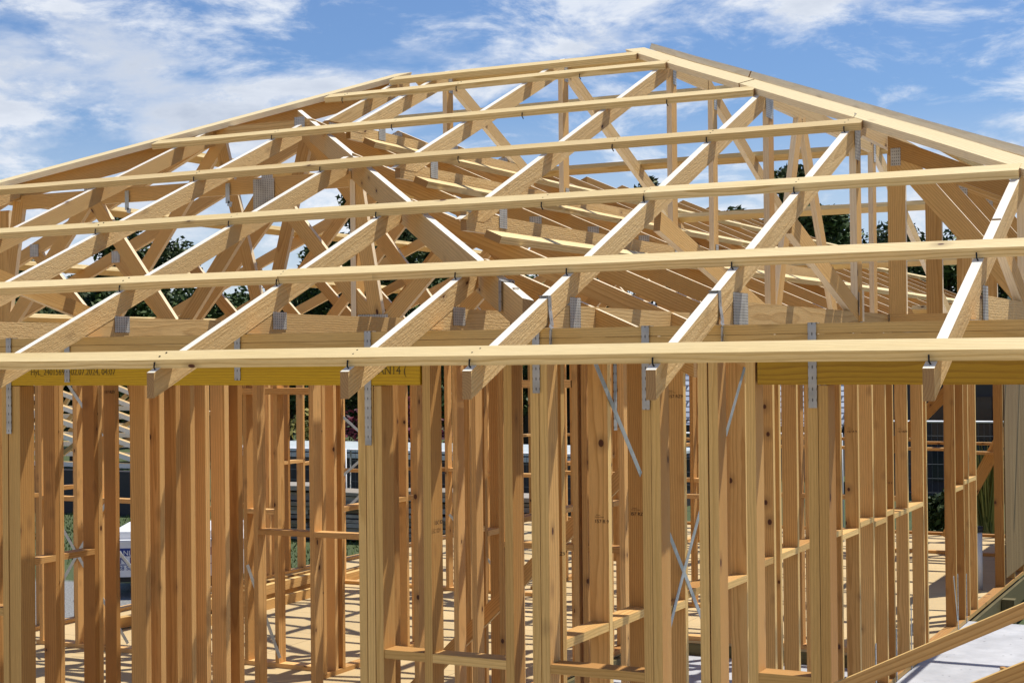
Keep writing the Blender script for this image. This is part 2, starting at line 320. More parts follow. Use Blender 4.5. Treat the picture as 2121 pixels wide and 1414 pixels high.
mc_ = N(t, 'ShaderNodeMix', data_type='RGBA'); l(mf_.outputs[0], mc_.inputs[0]); l(rc.outputs[0], mc_.inputs['A']); l(ra.outputs[0], mc_.inputs['B'])
mg = N(t, 'ShaderNodeMix', data_type='RGBA'); l(ms.outputs[0], mg.inputs[0]); l(mc_.outputs['Result'], mg.inputs['A']); l(rb.outputs[0], mg.inputs['B']); l(mg.outputs['Result'], b.inputs['Base Color'])
b.inputs['Roughness'].default_value = 0.9; bpn = N(t, 'ShaderNodeBump', i_Strength=0.6, i_Distance=0.03); l(n_b.outputs['Fac'], bpn.inputs['Height']); l(bpn.outputs[0], b.inputs['Normal'])
M_GROUND = m
me = bpy.data.meshes.new('ground'); S_ = 900
me.from_pydata([(-S_, -S_, 0), (S_, -S_, 0), (S_, S_, 0), (-S_, S_, 0)], [], [(0, 1, 2, 3)]); me.materials.append(M_GROUND)
go = bpy.data.objects.new('ground', me); COL.objects.link(go); struct(go)
M_FLOOR = simple('particleboard', (0.59, 0.445, 0.23), 0.75, noise=(2.2, (0.51, 0.38, 0.19), 0.35, 0.7))
# sheet joints of the flooring
t = M_FLOOR.node_tree; l = t.links.new; b = t.nodes['Principled BSDF']
tcf = N(t, 'ShaderNodeTexCoord'); br = N(t, 'ShaderNodeTexBrick', i_Scale=1.0); br.inputs['Mortar Size'].default_value = 0.004; br.inputs['Brick Width'].default_value = 3.6; br.inputs['Row Height'].default_value = 0.9
br.inputs['Color1'].default_value = (1, 1, 1, 1); br.inputs['Color2'].default_value = (0.93, 0.93, 0.93, 1); br.inputs['Mortar'].default_value = (0.45, 0.4, 0.35, 1)
l(tcf.outputs['Object'], br.inputs['Vector']); old = b.inputs['Base Color'].links[0].from_socket
mmx = N(t, 'ShaderNodeMix', data_type='RGBA', blend_type='MULTIPLY', i_0=1.0); l(old, mmx.inputs['A']); l(br.outputs['Color'], mmx.inputs['B']); l(mmx.outputs['Result'], b.inputs['Base Color'])
M_SLAB = simple('concrete', (0.47, 0.48, 0.50), 0.8, noise=(3, (0.33, 0.34, 0.36), 0.35, 0.75), bump=0.1)
for m_, dens, dk in ((M_SLAB, 0.06, 0.35), (M_FLOOR, 0.05, 0.55)):      # grit and sawdust specks
    t = m_.node_tree; l = t.links.new; b = t.nodes['Principled BSDF']; old = b.inputs['Base Color'].links[0].from_socket
    tcs = N(t, 'ShaderNodeTexCoord'); vs = N(t, 'ShaderNodeTexVoronoi', i_Scale=9.0); l(tcs.outputs['Object'], vs.inputs['Vector'])
    rs = ramp(t, [(dens, dk), (dens*1.7, 1.0)]); l(vs.outputs['Distance'], rs.inputs[0])
    nsd = N(t, 'ShaderNodeTexNoise', i_Scale=1.1, i_Detail=8, i_Roughness=0.7); l(tcs.outputs['Object'], nsd.inputs['Vector']); rs2 = ramp(t, [(0.35, 0.82), (0.6, 1.04)]); l(nsd.outputs['Fac'], rs2.inputs[0])
    m1 = N(t, 'ShaderNodeMix', data_type='RGBA', blend_type='MULTIPLY', i_0=1.0); l(old, m1.inputs['A']); l(rs.outputs[0], m1.inputs['B'])
    m2 = N(t, 'ShaderNodeMix', data_type='RGBA', blend_type='MULTIPLY', i_0=1.0); l(m1.outputs['Result'], m2.inputs['A']); l(rs2.outputs[0], m2.inputs['B']); l(m2.outputs['Result'], b.inputs['Base Color'])
FL, SL = -2.38, -2.50
struct(MB().box((-10.1, 5.31, FL-0.022), (-4.86, 20.7, FL), axis=1).build('floor', M_FLOOR))
struct(MB().box((-4.856, 12.2, FL-0.022), (-2.706, 20.7, FL), axis=1).build('floor', M_FLOOR))
struct(MB().box((-4.86, 4.9, SL-0.25), (-2.706, 12.19, SL), axis=0).build('slab', M_SLAB))
struct(MB().box((-2.70, 4.9, SL-0.25), (1.6, 14.08, FL-0.004), axis=1).build('slab', M_SLAB))
M_JOIST = wood('damp_joist', (0.15, 0.125, 0.05), (0.08, 0.065, 0.025), (0.11, 0.095, 0.04), 0.14, bump=0.3)
jt = thing('floor_joist', 'green-treated timber platform edge under the chipboard floor', 'floor frame', (-3.7, 16.4, FL-0.25))
MB().box((-2.62, 14.1, FL-0.235), (-2.575, 20.7, FL-0.024)).build('edge_joist', M_JOIST, jt)
MB().box((-4.9, 12.192, FL-0.235), (-2.63, 12.237, FL-0.024)).build('edge_joist', M_JOIST, jt)
MB().box((-4.856, 5.35, FL-0.235), (-4.81, 12.19, FL-0.024)).build('edge_joist', M_JOIST, jt)
for yj in (15.6, 17.7, 19.2): MB().box((-2.57, yj, -2.9), (-2.45, yj+0.12, FL-0.03), axis=2).build('pile', M_JOIST, jt)

# ------------------------------------------------------------------ wall frames
TP = 0.105                     # top of the upper top plate
def wall(name, label, axis, fixed, a0, a1, zb, studs, ztop=TP, nog=-1.13, group=None, dbl=True, skip=(), gaps=(), mat=M_STUD, rtop=None, depthdir=1):
    """axis 'x': runs along x, front face at y=fixed; axis 'y': runs along y, face seen at x=fixed, body towards -x"""
    d0, d1 = (fixed, fixed+DP) if axis == 'x' else (fixed-DP, fixed)
    w = thing(name, label, 'wall frame', ((a0+a1)/2, (d0+d1)/2, zb) if axis == 'x' else ((d0+d1)/2, (a0+a1)/2, zb), group)
    def bx(u0, u1, z0, z1, nm, e=0.0, mt=mat):
        if axis == 'x': return MB().box((u0, d0-e, z0), (u1, d1-e, z1)).build(nm, mt, w)
        return MB().box((d0+e, u0, z0), (d1+e, u1, z1)).build(nm, mt, w)
    bx(a0, a1, ztop-TH, ztop, 'top_plate')
    if dbl: bx(a0, a1, ztop-2*TH-0.002, ztop-TH-0.002, 'top_plate'); zt = ztop-2*TH-0.002
    else: zt = ztop-TH
    if not gaps: bx(a0, a1, zb, zb+TH, 'bottom_plate')
    else:
        u = a0
        for (q0, q1) in gaps:
            if q0 > u: bx(u, q0, zb, zb+TH, 'bottom_plate')
            u = q1
        if u < a1: bx(u, a1, zb, zb+TH, 'bottom_plate')
    prev = None
    ss = sorted(s if isinstance(s, tuple) else (s, None) for s in studs)
    for k, (u, top) in enumerate(ss):
        tz = zt-0.0005 if top is None else top
        j = random.uniform(-0.002, 0.002)
        if axis == 'x': MB().box((u, d0+j, zb+TH+0.0005), (u+TH, d1+j, tz), axis=2).build('stud', mat, w)
        else: MB().box((d0+j, u, zb+TH+0.0005), (d1+j, u+TH, tz), axis=2).build('stud', mat, w)
        if nog is not None and prev is not None and 0.16 < u-(prev+TH) < 0.95 and k not in skip:
            zz = nog+random.choice((0, 0, -0.036)); bx(prev+TH+0.0005, u-0.0005, zz-TH, zz, 'nogging', random.uniform(-0.003, 0.003))
        prev = u
    return w
# front wall of the house and of the porch block, one run
fw = wall('wall_frame', 'long front wall frame of paired studs under two yellow lintels, nearest the eave', 'x', 5.3, -10.0, 0.35, FL+0.004,
          [-9.9, -9.3, -8.7, -8.1, -7.5, -6.9, -6.3, -5.75, (-5.27, -0.112), (-5.235, -0.112), -5.31,
           (-3.378, -0.112), (-3.34, -0.112), (-3.30, -0.112), -3.076, -2.715, -2.60, -2.563, -2.145, -2.108, -1.925, -1.885, -1.745, (-1.52, -0.112), (-1.482, -0.112), 0.30, 0.26],
          nog=-1.13, skip=(11, 12), gaps=[(-5.2, -3.38), (-1.44, 0.25)])
def lint(x0, x1, mt):
    ln = MB().box((x0, 5.2965, -0.109), (x1, 5.342, 0.031)).build('lintel', mt, fw); ln['label'] = 'yellow-stained lintel beam'
    MB().box((x0, 5.344, -0.109), (x1, 5.389, 0.031)).build('lintel', M_LINTEL, fw)
    return ln
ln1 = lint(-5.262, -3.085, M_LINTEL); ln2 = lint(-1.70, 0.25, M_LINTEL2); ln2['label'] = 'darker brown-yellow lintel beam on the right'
def text(s, name, parent, loc, size, face='front', mat=M_INK, sx=1.0):
    cu = bpy.data.curves.new(name, 'FONT'); cu.body = s; cu.size = size; cu.extrude = 0.0004; cu.materials.append(mat); cu.fill_mode = 'BOTH'
    tmp = bpy.data.objects.new('tmp_text', cu); COL.objects.link(tmp)
    me = bpy.data.meshes.new_from_object(tmp.evaluated_get(bpy.context.evaluated_depsgraph_get())); bpy.data.objects.remove(tmp)
    me.name = name; o = bpy.data.objects.new(name, me); COL.objects.link(o)
    po = Vector(parent['_o']) if parent is not None else Vector((0, 0, 0))
    o.location = Vector(loc)-po; o.rotation_euler = (R(90), 0, 0) if face == 'front' else (R(90), 0, R(90)); o.scale = (sx, 1, 1); o.parent = parent
    return o
M_PRINT = simple('faded_print', (0.10, 0.07, 0.012), 0.7, noise=(45, (0.22, 0.15, 0.01), 0.45, 0.62))
text('HyL_24015693, 02.07.2024, 04:07', 'lettering', fw, (-5.13, 5.2955, -0.062), 0.040, sx=0.9, mat=M_PRINT)
text('HySPAN14 (', 'lettering', fw, (-3.37, 5.2955, -0.066), 0.048, sx=0.9, mat=M_PRINT)

rightwall_studs = [5.57, 6.04, 6.47, 6.95, 7.42, 7.88, 8.365, 8.48, 8.83, 9.3, 9.80, 10.245, 10.64, 11.01, 11.24, 11.71, 12.25, 12.37, 13.53, 13.9, 14.13, 14.5, 15.98, 16.6, 17.2, 17.8, 18.4, 19.0, 19.6, 20.2]
rw = wall('wall_frame', 'long side wall frame of closely set studs running back to the grey sheet', 'y', -2.60, 5.40, 20.6, FL+0.002,
          rightwall_studs, nog=-1.13, skip=(18, 22))
for k, o in enumerate([c for c in rw.children if c.name.startswith('nogging')]): pass
# grey sheet cladding on its far part, sheet by sheet
for k, (q0, q1) in enumerate(((16.03, 17.2), (17.206, 18.4), (18.406, 20.6))):
    s_ = MB().box((-2.5985, q0, -2.26), (-2.588, q1, 0.06), axis=2).build('cladding_sheet', M_OSB, rw); s_['label'] = 'grey weathered cladding sheet'
def innerwall(label, axis, fixed, a0, a1, studs, gaps=(), nog=-1.13, z=FL): return wall('wall_frame', label, axis, fixed, a0, a1, z, studs, gaps=gaps, nog=nog, mat=M_STUDIN)
innerwall('inner wall frame running back beside the open room, with brace straps', 'y', -6.46, 5.45, 11.2,
          [5.5, 5.95, 6.42, 6.86, 6.895, 7.19, 7.225, 7.375, 8.63, 9.645, 9.80, 9.895, 10.855, 11.08], gaps=[(8.7, 9.6)])
innerwall('inner cross wall frame with the crossed brace and open doorway beside the timber pile', 'x', 9.85, -9.5, -6.56,
          [-8.83, -9.46, -9.07, -8.91, -8.12, -7.64, -7.34, -7.05], gaps=[])
innerwall('inner wall frame along the edge of the chipboard floor above the concrete', 'y', -4.84, 5.45, 12.15,
          [5.73, 5.84, 5.96, 6.07, 6.186, 6.345, 6.455, 8.95, 9.16, 9.40, 9.71, 10.36, 10.73, 11.3, 11.6, 12.1], gaps=[(6.7, 8.85)])
innerwall('short inner cross wall frame behind the concrete floor', 'x', 12.21, -4.80, -2.72, [-4.78, -4.2, -3.86, -3.6, -3.1, -2.78])
innerwall('inner cross wall frame with a row of noggings right behind the front lintel post', 'x', 8.43, -6.3, -4.95,
          [-6.2, -5.75, -5.16, -4.968], gaps=[(-5.7, -5.2)])
porch = wall('wall_frame', 'inner cross wall frame with a doorway head, standing on the concrete', 'x', 8.43, -4.80, -3.50, SL, [-4.68, -4.55, -4.36, -3.86, -3.80, -3.56], mat=M_STUDIN)
MB().box((-4.32, 8.425, -0.19), (-3.865, 8.515, -0.145)).build('door_head', M_STUDIN, porch)
innerwall('far inner cross wall frame across the back rooms', 'x', 13.8, -9.4, -4.6, [-9.36, -9.05, -8.33, -7.75, -7.29, -6.7, -6.2, -5.6, -5.1, -4.7], gaps=[(-6.65, -5.7)])
innerwall('inner wall frame at the side of the far back room', 'y', -6.9, 14.2, 20.5, [14.3, 14.9, 15.6, 16.3, 17.0, 17.7, 18.4, 19.1, 19.8], gaps=[(15.7, 16.9)])
innerwall('outer left wall frame farthest to the left', 'y', -9.96, 5.4, 20.5, [5.6, 6.6, 7.6, 8.6, 9.6, 10.42, 10.9, 12.4, 13.68, 13.83, 13.95, 14.19, 14.48, 15.0, 16.6, 17.6, 18.6, 19.6, 20.4])
innerwall('back wall frame closing the far end of the house', 'x', 20.5, -9.95, -2.7, [-9.9, -9.2, -8.5, -7.8, -7.1, -6.4, -5.7, -5.0, -4.35, -4.05, -3.4, -2.8])
innerwall('low-lit inner cross wall frame just before the back wall', 'x', 18.6, -6.85, -2.7, [-6.8, -6.2, -5.6, -5.0, -4.35, -4.2, -3.6, -2.8], gaps=[(-5.0, -4.3)])

pw = [o for o in COL.objects if o.get('label', '').startswith('inner cross wall frame with the crossed')][0]
MB().box((-7.42, 9.835, -0.275), (-6.57, 9.945, -0.225)).build('door_head', M_STUDIN, pw)
# stamps inked on the studs, and metal straps
for (y, x, zz) in ((6.04, -2.665, -0.71), (6.47, -2.675, -0.72), (6.95, -2.675, -0.205), (5.57, -2.66, -0.79), (10.245, -2.672, -0.53), (11.24, -2.67, -0.95), (11.71, -2.67, -0.60)):
    text(random.choice(('157 RZ9', 'I57 RZ9', '157 R 9')), 'stamp', rw, (x, y-0.0012, zz), 0.021); text(random.choice(('.::::...', ':::::..')), 'stamp', rw, (x+0.001, y-0.0012, zz+0.024), 0.024)
for (x, zz) in ((-5.26, -0.70), (-3.07, -0.66)):
    text('15C 829', 'stamp', fw, (x+TH+0.003, 5.31, zz), 0.022, face='side')
qw = [o for o in COL.objects if o.get('label', '').startswith('inner wall frame running back')][0]
for (y, zz) in ((6.895, -0.42), (7.225, -0.33), (7.375, -0.20), (6.895, -1.30), (9.645, -0.55), (9.645, -1.75)): text(random.choice(('15C 829', '157 RZ9')), 'stamp', qw, (-6.54, y-0.003, zz), 0.024)
def strap(parent, pts, side, w, name='strap', mat=M_STRAP, th=0.0012):
    mb = MB(); pts = [Vector(p) for p in pts]
    for a, bq in zip(pts[:-1], pts[1:]):
        d = (bq-a).normalized(); s_ = Vector(side); s_ = (s_-d*s_.dot(d)).normalized(); n = d.cross(s_); Ls = (bq-a).length
        P = []; B = []
        for (pe, u) in ((a, 0), (bq, Ls)):
            for (q, r_) in ((-1, -1), (1, -1), (1, 1), (-1, 1)):
                P.append(pe+s_*(q*w/2)+n*(r_*th)); B.append((u, q*w/2, 0))
        mb.hexa(P, B, 0.5)
    return mb.build(name, mat, parent)
YF = 5.2945
for (x, zl, cap) in ((-5.262, -0.33, 0), (-4.91, -0.095, 1), (-3.97, -0.088, 1), (-3.325, -0.35, 0), (-2.572, -0.14, 1), (-2.125, -0.20, 0), (-1.50, -0.19, 0)):
    pts = [(x, 5.34, TP+0.002), (x, YF-0.001, TP+0.002), (x, YF-0.001, zl)]
    o = strap(fw, pts, X, 0.030); 
o = strap(rw, [(-2.598, 6.12, 0.0), (-2.598, 6.12, -0.32)], Y, 0.035)
for a, bq in (((-2.597, 5.88, 0.0), (-2.597, 6.40, -0.53)), ((-2.597, 6.58, -0.66), (-2.597, 7.19, -1.31)), ((-2.595, 7.16, -0.76), (-2.595, 6.86, -1.10)), ((-2.595, 6.86, -1.10), (-2.595, 6.60, -1.42)), ((-2.597, 7.90, -0.04), (-2.597, 7.56, -0.41)),
              ((-2.597, 13.4, -1.9), (-2.597, 13.55, -2.3))):
    strap(rw, [a, bq], Y, 0.028, 'brace_strap', M_GALV)
for (y, z0) in ((10.64, -2.0), (11.26, -2.0), (11.75, -1.9), (13.56, -1.9), (13.95, -1.95)):
    strap(rw, [(-2.597, y+0.018, z0), (-2.597, y+0.018, FL+0.005)], Y, 0.028)
# long let-in brace boards
iw = [o for o in COL.objects if o.name.startswith('wall_frame') and o.parent is None]
MB().beam((-3.40, 8.60, -0.52), (-5.25, 8.60, -2.30), Y, TH, DP).build('brace_board', M_STUD, porch)
MB().beam((-8.55, 9.95, -0.1), (-8.0, 9.95, -2.2), Y, TH, DP).build('brace_board', M_STUD, iw[3])
MB().beam((-4.6, 18.7, -1.4), (-3.5, 18.7, -0.3), Y, TH, 0.14).build('brace_board', M_STUD, iw[12])
MB().beam((-3.7, 18.7, -2.2), (-3.0, 18.7, -0.9), Y, TH, 0.14).build('brace_board', M_STUD, iw[12])
for a, bq in (((-9.3, 9.84, -1.25), (-8.5, 9.84, -2.3)), ((-8.6, 9.84, -1.0), (-9.35, 9.84, -2.05)), ((-9.2, 9.84, -0.1), (-8.75, 9.84, -0.62)), ((-7.3, 9.84, -1.6), (-7.0, 9.84, -2.3)), ((-8.6, 9.84, -1.55), (-7.95, 9.84, -2.15))):
    strap(iw[3], [a, bq], Z, 0.028, 'brace_strap', M_GALV)
for a, bq in (((-9.0, 13.79, -0.6), (-8.2, 13.79, -1.2)), ((-8.2, 13.79, -0.65), (-9.0, 13.79, -1.25)), ((-9.2, 13.79, -1.8), (-8.6, 13.79, -1.3)), ((-7.7, 13.79, -1.6), (-7.2, 13.79, -2.1))):
    strap(iw[8], [a, bq], Z, 0.028, 'brace_strap', M_GALV)

# ------------------------------------------------------------------ roof trusses
def chordtop(mb, p0, p1, side, dp=DP, **k): return mb.beam(p0, p1, side, TH, dp, off=-dp/2, **k)
BOT = (BC0+BC1)/2
def ypair(x): return Vector((x, 0, 0))
TRG = 'roof trusses'
def jack(x, y1, label, web=(), bottom=True, tail=4.69):
    """half truss running back from the front eave; top chord lies in the front slope"""
    w = thing('roof_truss', label, 'roof truss', (x, 5.3, BC0), 'half trusses on the front wall')
    chordtop(MB(), (x, tail, zf(tail)), (x, y1, zf(y1)), X, c0=Y, c1=Y).build('top_chord', M_TRUSS, w)
    if bottom:
        MB().beam((x, 5.385, BOT), (x, 7.45, BOT), X, TH-0.003, BC1-BC0, c0=(0, -T, 1)).build('bottom_chord', M_TRUSS, w)
        plate(w, (x+TH/2, 5.52, 0.165), X, Y, 0.10, 0.075); plate(w, (x-TH/2, 5.52, 0.165), (-1, 0, 0), Y, 0.10, 0.075)
    for (ya, za, yb, zb) in web:
        MB().beam((x, ya, za), (x, yb, zb), X, TH, DP).build('web', M_WEB, w)
    return w
jack(-9.07, 5.75, 'shortest front half truss, by the far left corner'); jack(-8.2, 6.6, 'front half truss second from the far left corner')
jack(-7.32, 7.46, 'front half truss under the left hip board, left of the upright post')
jack(-6.45, 8.33, 'half truss whose rafter reaches the left hip board above the big metal plate', web=[(6.3, 0.5, 7.42, 0.2)])
jack(-5.68, 8.25, 'half truss rafter just right of the big metal plate, rising to the left hip')
jack(-4.805, 7.44, 'half truss whose rafter tail leaves the picture at the left edge')
jack(-3.93, 6.56, 'half truss whose tail end shows over the printed yellow lintel')
jack(-3.045, 5.69, 'short half truss that stops at the diagonal hip rafter')
# hip rafters
def hiprafter(p0, p1, label, dp=0.13):
    d = Vector(p1)-Vector(p0); side = Vector((d.y, -d.x, 0))
    o = MB().beam(p0, p1, side, TH, dp, off=-dp/2, c0=Y, c1=X).build('hip_rafter', M_WEB); tag(o, label, 'hip rafter'); return o
hp = lambda y: (2.71-y, y, zf(y)-0.012)
hr = thing('hip_rafter', 'diagonal hip rafter descending to the strapped rafter beside the porch', 'hip rafter', (-4.3, 7.0, 0.2))
d_ = Vector(hp(8.69))-Vector(hp(5.33)); MB().beam(hp(5.33), hp(8.69), (d_.y, -d_.x, 0), TH, 0.13, off=-0.065, c0=Y, c1=X).build('timber', M_TRUSS, hr)
MB().beam(hp(5.45), (hp(5.45)[0], 5.45, 0.11), (1, 1, 0), 0.02, 0.06).build('cleat', M_TRUSS, hr)
for yq in (7.42, 6.55): strap(hr, [Vector(hp(yq))+Vector((-0.02, -0.02, 0.003)), Vector(hp(yq))+Vector((0.02, 0.02, 0.003))], (-1, 1, T), 0.03)
strap(hr, [Vector(hp(5.52))+Vector((-0.02, -0.02, -0.12)), Vector(hp(5.52))+Vector((-0.02, -0.02, 0.004)), Vector(hp(5.52))+Vector((0.02, 0.02, 0.004)), Vector(hp(5.52))+Vector((0.02, 0.02, -0.1))], (-1, 1, T), 0.028)
hq = lambda y: (y-14.82, y, zf(y)-0.012)

# main wing trusses (spanning x)
GM = 'trusses across the main wing'
def mtruss(y, label, flat=None, webs='fink'):
    """flat = half width of the level top, if the hip cuts it"""
    w = thing('roof_truss', label, 'roof truss', (XM, y, BC0), GM)
    xl, xr = EX5+0.02, EX2-0.02
    if flat is None:
        chordtop(MB(), (xr, y, z2(xr)), (XM, y, z2(XM)), Y, c0=X, c1=X).build('top_chord', M_WEB, w)
        chordtop(MB(), (xl, y, z5(xl)), (XM, y, z5(XM)), Y, c0=X, c1=X).build('top_chord', M_WEB, w)
    else:
        zt = zf(y)-0.10 if webs == 'girder' else T*(EX2-XM-flat)
        xa = EX2-(zt/T) if webs != 'girder' else XM+flat
        chordtop(MB(), (xr, y, z2(xr)), (XM+flat, y, z2(XM+flat)), Y, c0=X, c1=X).build('top_chord', M_WEB, w)
        chordtop(MB(), (xl, y, z5(xl)), (XM-flat, y, z5(XM-flat)), Y, c0=X, c1=X).build('top_chord', M_WEB, w)
        MB().beam((XM-flat+0.01, y+0.001, zt-0.045), (XM+flat-0.01, y+0.001, zt-0.045), Y, TH-0.006, DP, off=0).build('top_chord', M_WEB, w)
    MB().beam((EX5+0.5, y, BOT), (EX2-0.5, y, BOT), Y, TH-0.003, BC1-BC0-0.001).build('bottom_chord', M_WEB, w)
    top = (lambda x: min(z2(x), z5(x))-0.09) if flat is None else (lambda x: min(z2(x)-0.09, z5(x)-0.09, zt-0.06))
    if webs == 'girder':
        W_ = [(0, -0.68), (0, 0.68), (1.43, 0.68), (-1.43, -0.68), (1.43, 1.28), (-1.43, -1.28), (1.45, 2.05), (-1.45, -2.05)]
    else:
        W_ = [(1.38, 0.0), (-1.38, 0.0), (1.38, 2.0), (-1.38, -2.0)] if flat is None else [(1.38, 0.3), (-1.38, -0.3), (1.38, 2.0), (-1.38, -2.0), (0.0, 0.36), (0, -0.36)]
    for k, (xb, xt) in enumerate(W_):
        MB().beam((XM+xb, y+0.0006*(k % 3), BC1-0.03), (XM+xt, y+0.0006*(k % 3), top(XM+xt)+0.02), Y, TH-0.004, DP).build('web', M_WEB, w)
        if y < 12 and not any(abs(xt-q[1]) < 0.65 for q in W_[:k]): plate(w, (XM+xt, y-TH/2-0.002, top(XM+xt)+0.03), (0, -1, 0), X, 0.08, 0.09)
    for xb in (1.4, -1.4) + ((0.0,) if webs == 'girder' else ()): plate(w, (XM+xb, y-TH/2-0.002, BC1+0.0), (0, -1, 0), X, 0.2, 0.10)
    return w
g = mtruss(7.49, 'girder truss with a level top, spanning behind the front half trusses', flat=1.27, webs='girder')
MB().box((-7.515, 7.475, BC1), (-7.42, 7.51, 0.98), axis=2).build('post', M_WEB, g); MB().box((-4.80, 7.47, BC1), (-4.765, 7.56, 1.02), axis=2).build('post', M_WEB, g)
for xh in (-6.43, -5.66): strap(g, [(xh, 7.466, 1.05), (xh, 7.466, 0.93), (xh+0.03, 7.466, 0.92)], X, 0.03, 'hanger', M_GALV)
plate(g, (-5.40, 7.47, 0.96), (0, -1, 0), X, 0.15, 0.2)
mtruss(8.38, 'main wing truss with a short level top, second behind the front slope', flat=0.385, webs='hip')
ORD = ['third', 'fourth', 'fifth', 'sixth', 'seventh', 'eighth', 'ninth', 'tenth', 'eleventh', 'twelfth', 'thirteenth', 'fourteenth', 'fifteenth']
k = 0; ym = 9.24
while ym < 20.6:
    mtruss(ym, '%s main wing truss back from the front slope, pointed at the ridge' % ORD[k]); k += 1; ym += 0.88
# side jacks of the main hip, in x direction
for (yj, lab) in ((6.64, 'side jack rafter with a bright top edge ending at a metal hanger, longer one'), (5.78, 'shorter side jack rafter near the strapped end of the hip rafter')):
    xh = 2.71-yj
    o = chordtop(MB(), (EX2-0.02, yj, z2(EX2-0.02)), (xh+0.03, yj, z2(xh+0.03)), Y, c0=X, c1=X).build('jack_rafter', M_WEB); tag(o, lab, 'rafter')
# front block trusses (spanning y)
GN = 'trusses of the ridge block'
def ntruss(x, label, flat=None, raised=False, posts=(), webs=(), y0=4.69, platepos=None, th=TH):
    zb = z2(x)+0.001 if raised else BC0
    w = thing('roof_truss', label, 'roof truss', (x, 5.3 if not raised else 2.71-x, zb), GN)
    ys = y0 if not raised else 2.71-x+0.12
    yt = RY if flat is None else flat
    m1 = chordtop(MB(), (x, ys, zf(ys)), (x, yt, zf(yt)), X, c0=Y if not raised else Z, c1=Y).build('top_chord', M_TRUSS, w)
    yb = EB-0.1 if not raised else EB-(z2(x)/T)-0.1
    chordtop(MB(), (x, yb, z3(yb)), (x, (2*RY-yt), z3(2*RY-yt)), X, c0=Y, c1=Y).build('top_chord', M_TRUSS, w)
    if flat is not None: MB().beam((x, yt, zf(yt)-0.049), (x, 2*RY-yt, zf(yt)-0.049), X, TH-0.006, DP).build('top_chord', M_TRUSS, w)
    y_a = ys+0.05 if raised else 5.385; y_b = yb-0.1 if raised else EB-0.55
    MB().beam((x, y_a, zb+0.045), (x, y_b, zb+0.045), X, TH-0.003, 0.088, c0=None if raised else (0, -T, 1)).build('bottom_chord', M_TRUSS, w)
    for yp in posts:
        zt_ = min(zf(yp), z3(yp)) if flat is None else min(zf(yp), z3(yp), zf(yt))
        MB().box((x-TH/2+0.001, yp-0.045, zb+0.085), (x+TH/2-0.001, yp+0.045, zt_-0.04), axis=2).build('post', M_WEB, w)
        for zz in (zb+0.08, zt_-0.09): plate(w, (x+TH/2, yp+0.01, zz), X, Z, 0.13, 0.055)
    for q in webs: MB().beam((x+0.0005, q[0], q[1]), (x+0.0005, q[2], q[3]), X, TH-0.003, DP).build('web', M_WEB, w)
    if not raised:
        plate(w, (x+TH/2, 5.56, 0.17), X, Y, 0.10 if platepos is None else platepos, 0.12)
        plate(w, (x-TH/2, 5.56, 0.17), (-1, 0, 0), Y, 0.10, 0.12)
    elif platepos is None: plate(w, (x+TH/2, ys+0.42, zb+0.09), X, Y, 0.08, 0.11)
    return w
nA = ntruss(-5.20, 'small ridge truss with a short king post, farthest left of the ridge block', raised=True, posts=(RY,))
o = chordtop(MB(), (-5.51, 8.3, zf(8.3)), (-5.51, RY-0.02, zf(RY-0.02)), X, c0=Z, c1=Y).build('jack_rafter', M_TRUSS); tag(o, 'very short rafter at the left end of the ridge', 'rafter')
nB = ntruss(-4.32, 'ridge truss with one tall king post, second from the left end of the ridge', raised=True, posts=(RY,))
nC = ntruss(-3.435, 'truss with two close king posts where the right hip board meets the ridge', raised=True, flat=9.02, posts=(9.04, 9.80))
nD = ntruss(-2.545, 'truss strapped beside the diagonal hip rafter, with an inverted V web', flat=8.14, posts=(8.17, 10.5), webs=[(8.75, 1.36, 8.25, 0.2), (8.80, 1.36, 9.49, 0.2), (6.5, 0.6, 8.12, 0.2)])
nE = ntruss(-1.865, 'truss with a strap over its rafter, above the right lintel end', flat=7.44, posts=(7.36, 11.2), webs=[(6.25, 0.54, 7.32, 0.2)], platepos=0.17)
MB().box((-1.90, 7.33, 0.15), (-1.83, 7.365, 0.30)).build('cleat', M_WEB, nE)
nF = ntruss(-0.975, 'rightmost truss whose tail end hangs over the right lintel', flat=6.55, posts=(6.55,), webs=[(6.9, 0.66, 7.3, 0.2), (5.9, 0.45, 6.5, 0.2), (8.2, 0.2, 7.35, 0.66)])
ntruss(-0.09, 'truss beyond the right edge carrying the end of the lowest batten', flat=5.66)
# nail plates at the E post foot and thick strap pieces over rafters D and E
plate(nE, (-1.8455, 7.37, 0.235), X, Y, 0.10, 0.11); plate(nD, (-2.5265, 8.13, 1.36), X, Y, 0.12, 0.16); plate(nE, (-1.8455, 7.33, 1.03), X, Z, 0.22, 0.09)
for (w, x) in ((nD, -2.545), (nE, -1.865)):
    yk = 5.32; c = TH/2+0.002
    strap(w, [(x-c, yk, zf(yk)+0.003), (x+c, yk, zf(yk)+0.003), (x+c, yk+0.005, zf(yk)-0.05), (x+c+0.012, yk-0.005, zf(yk)-0.11), (x+c+0.018, YF+0.0, TP-0.005), (x+c+0.018, YF-0.002, 0.02)], Y, 0.028)
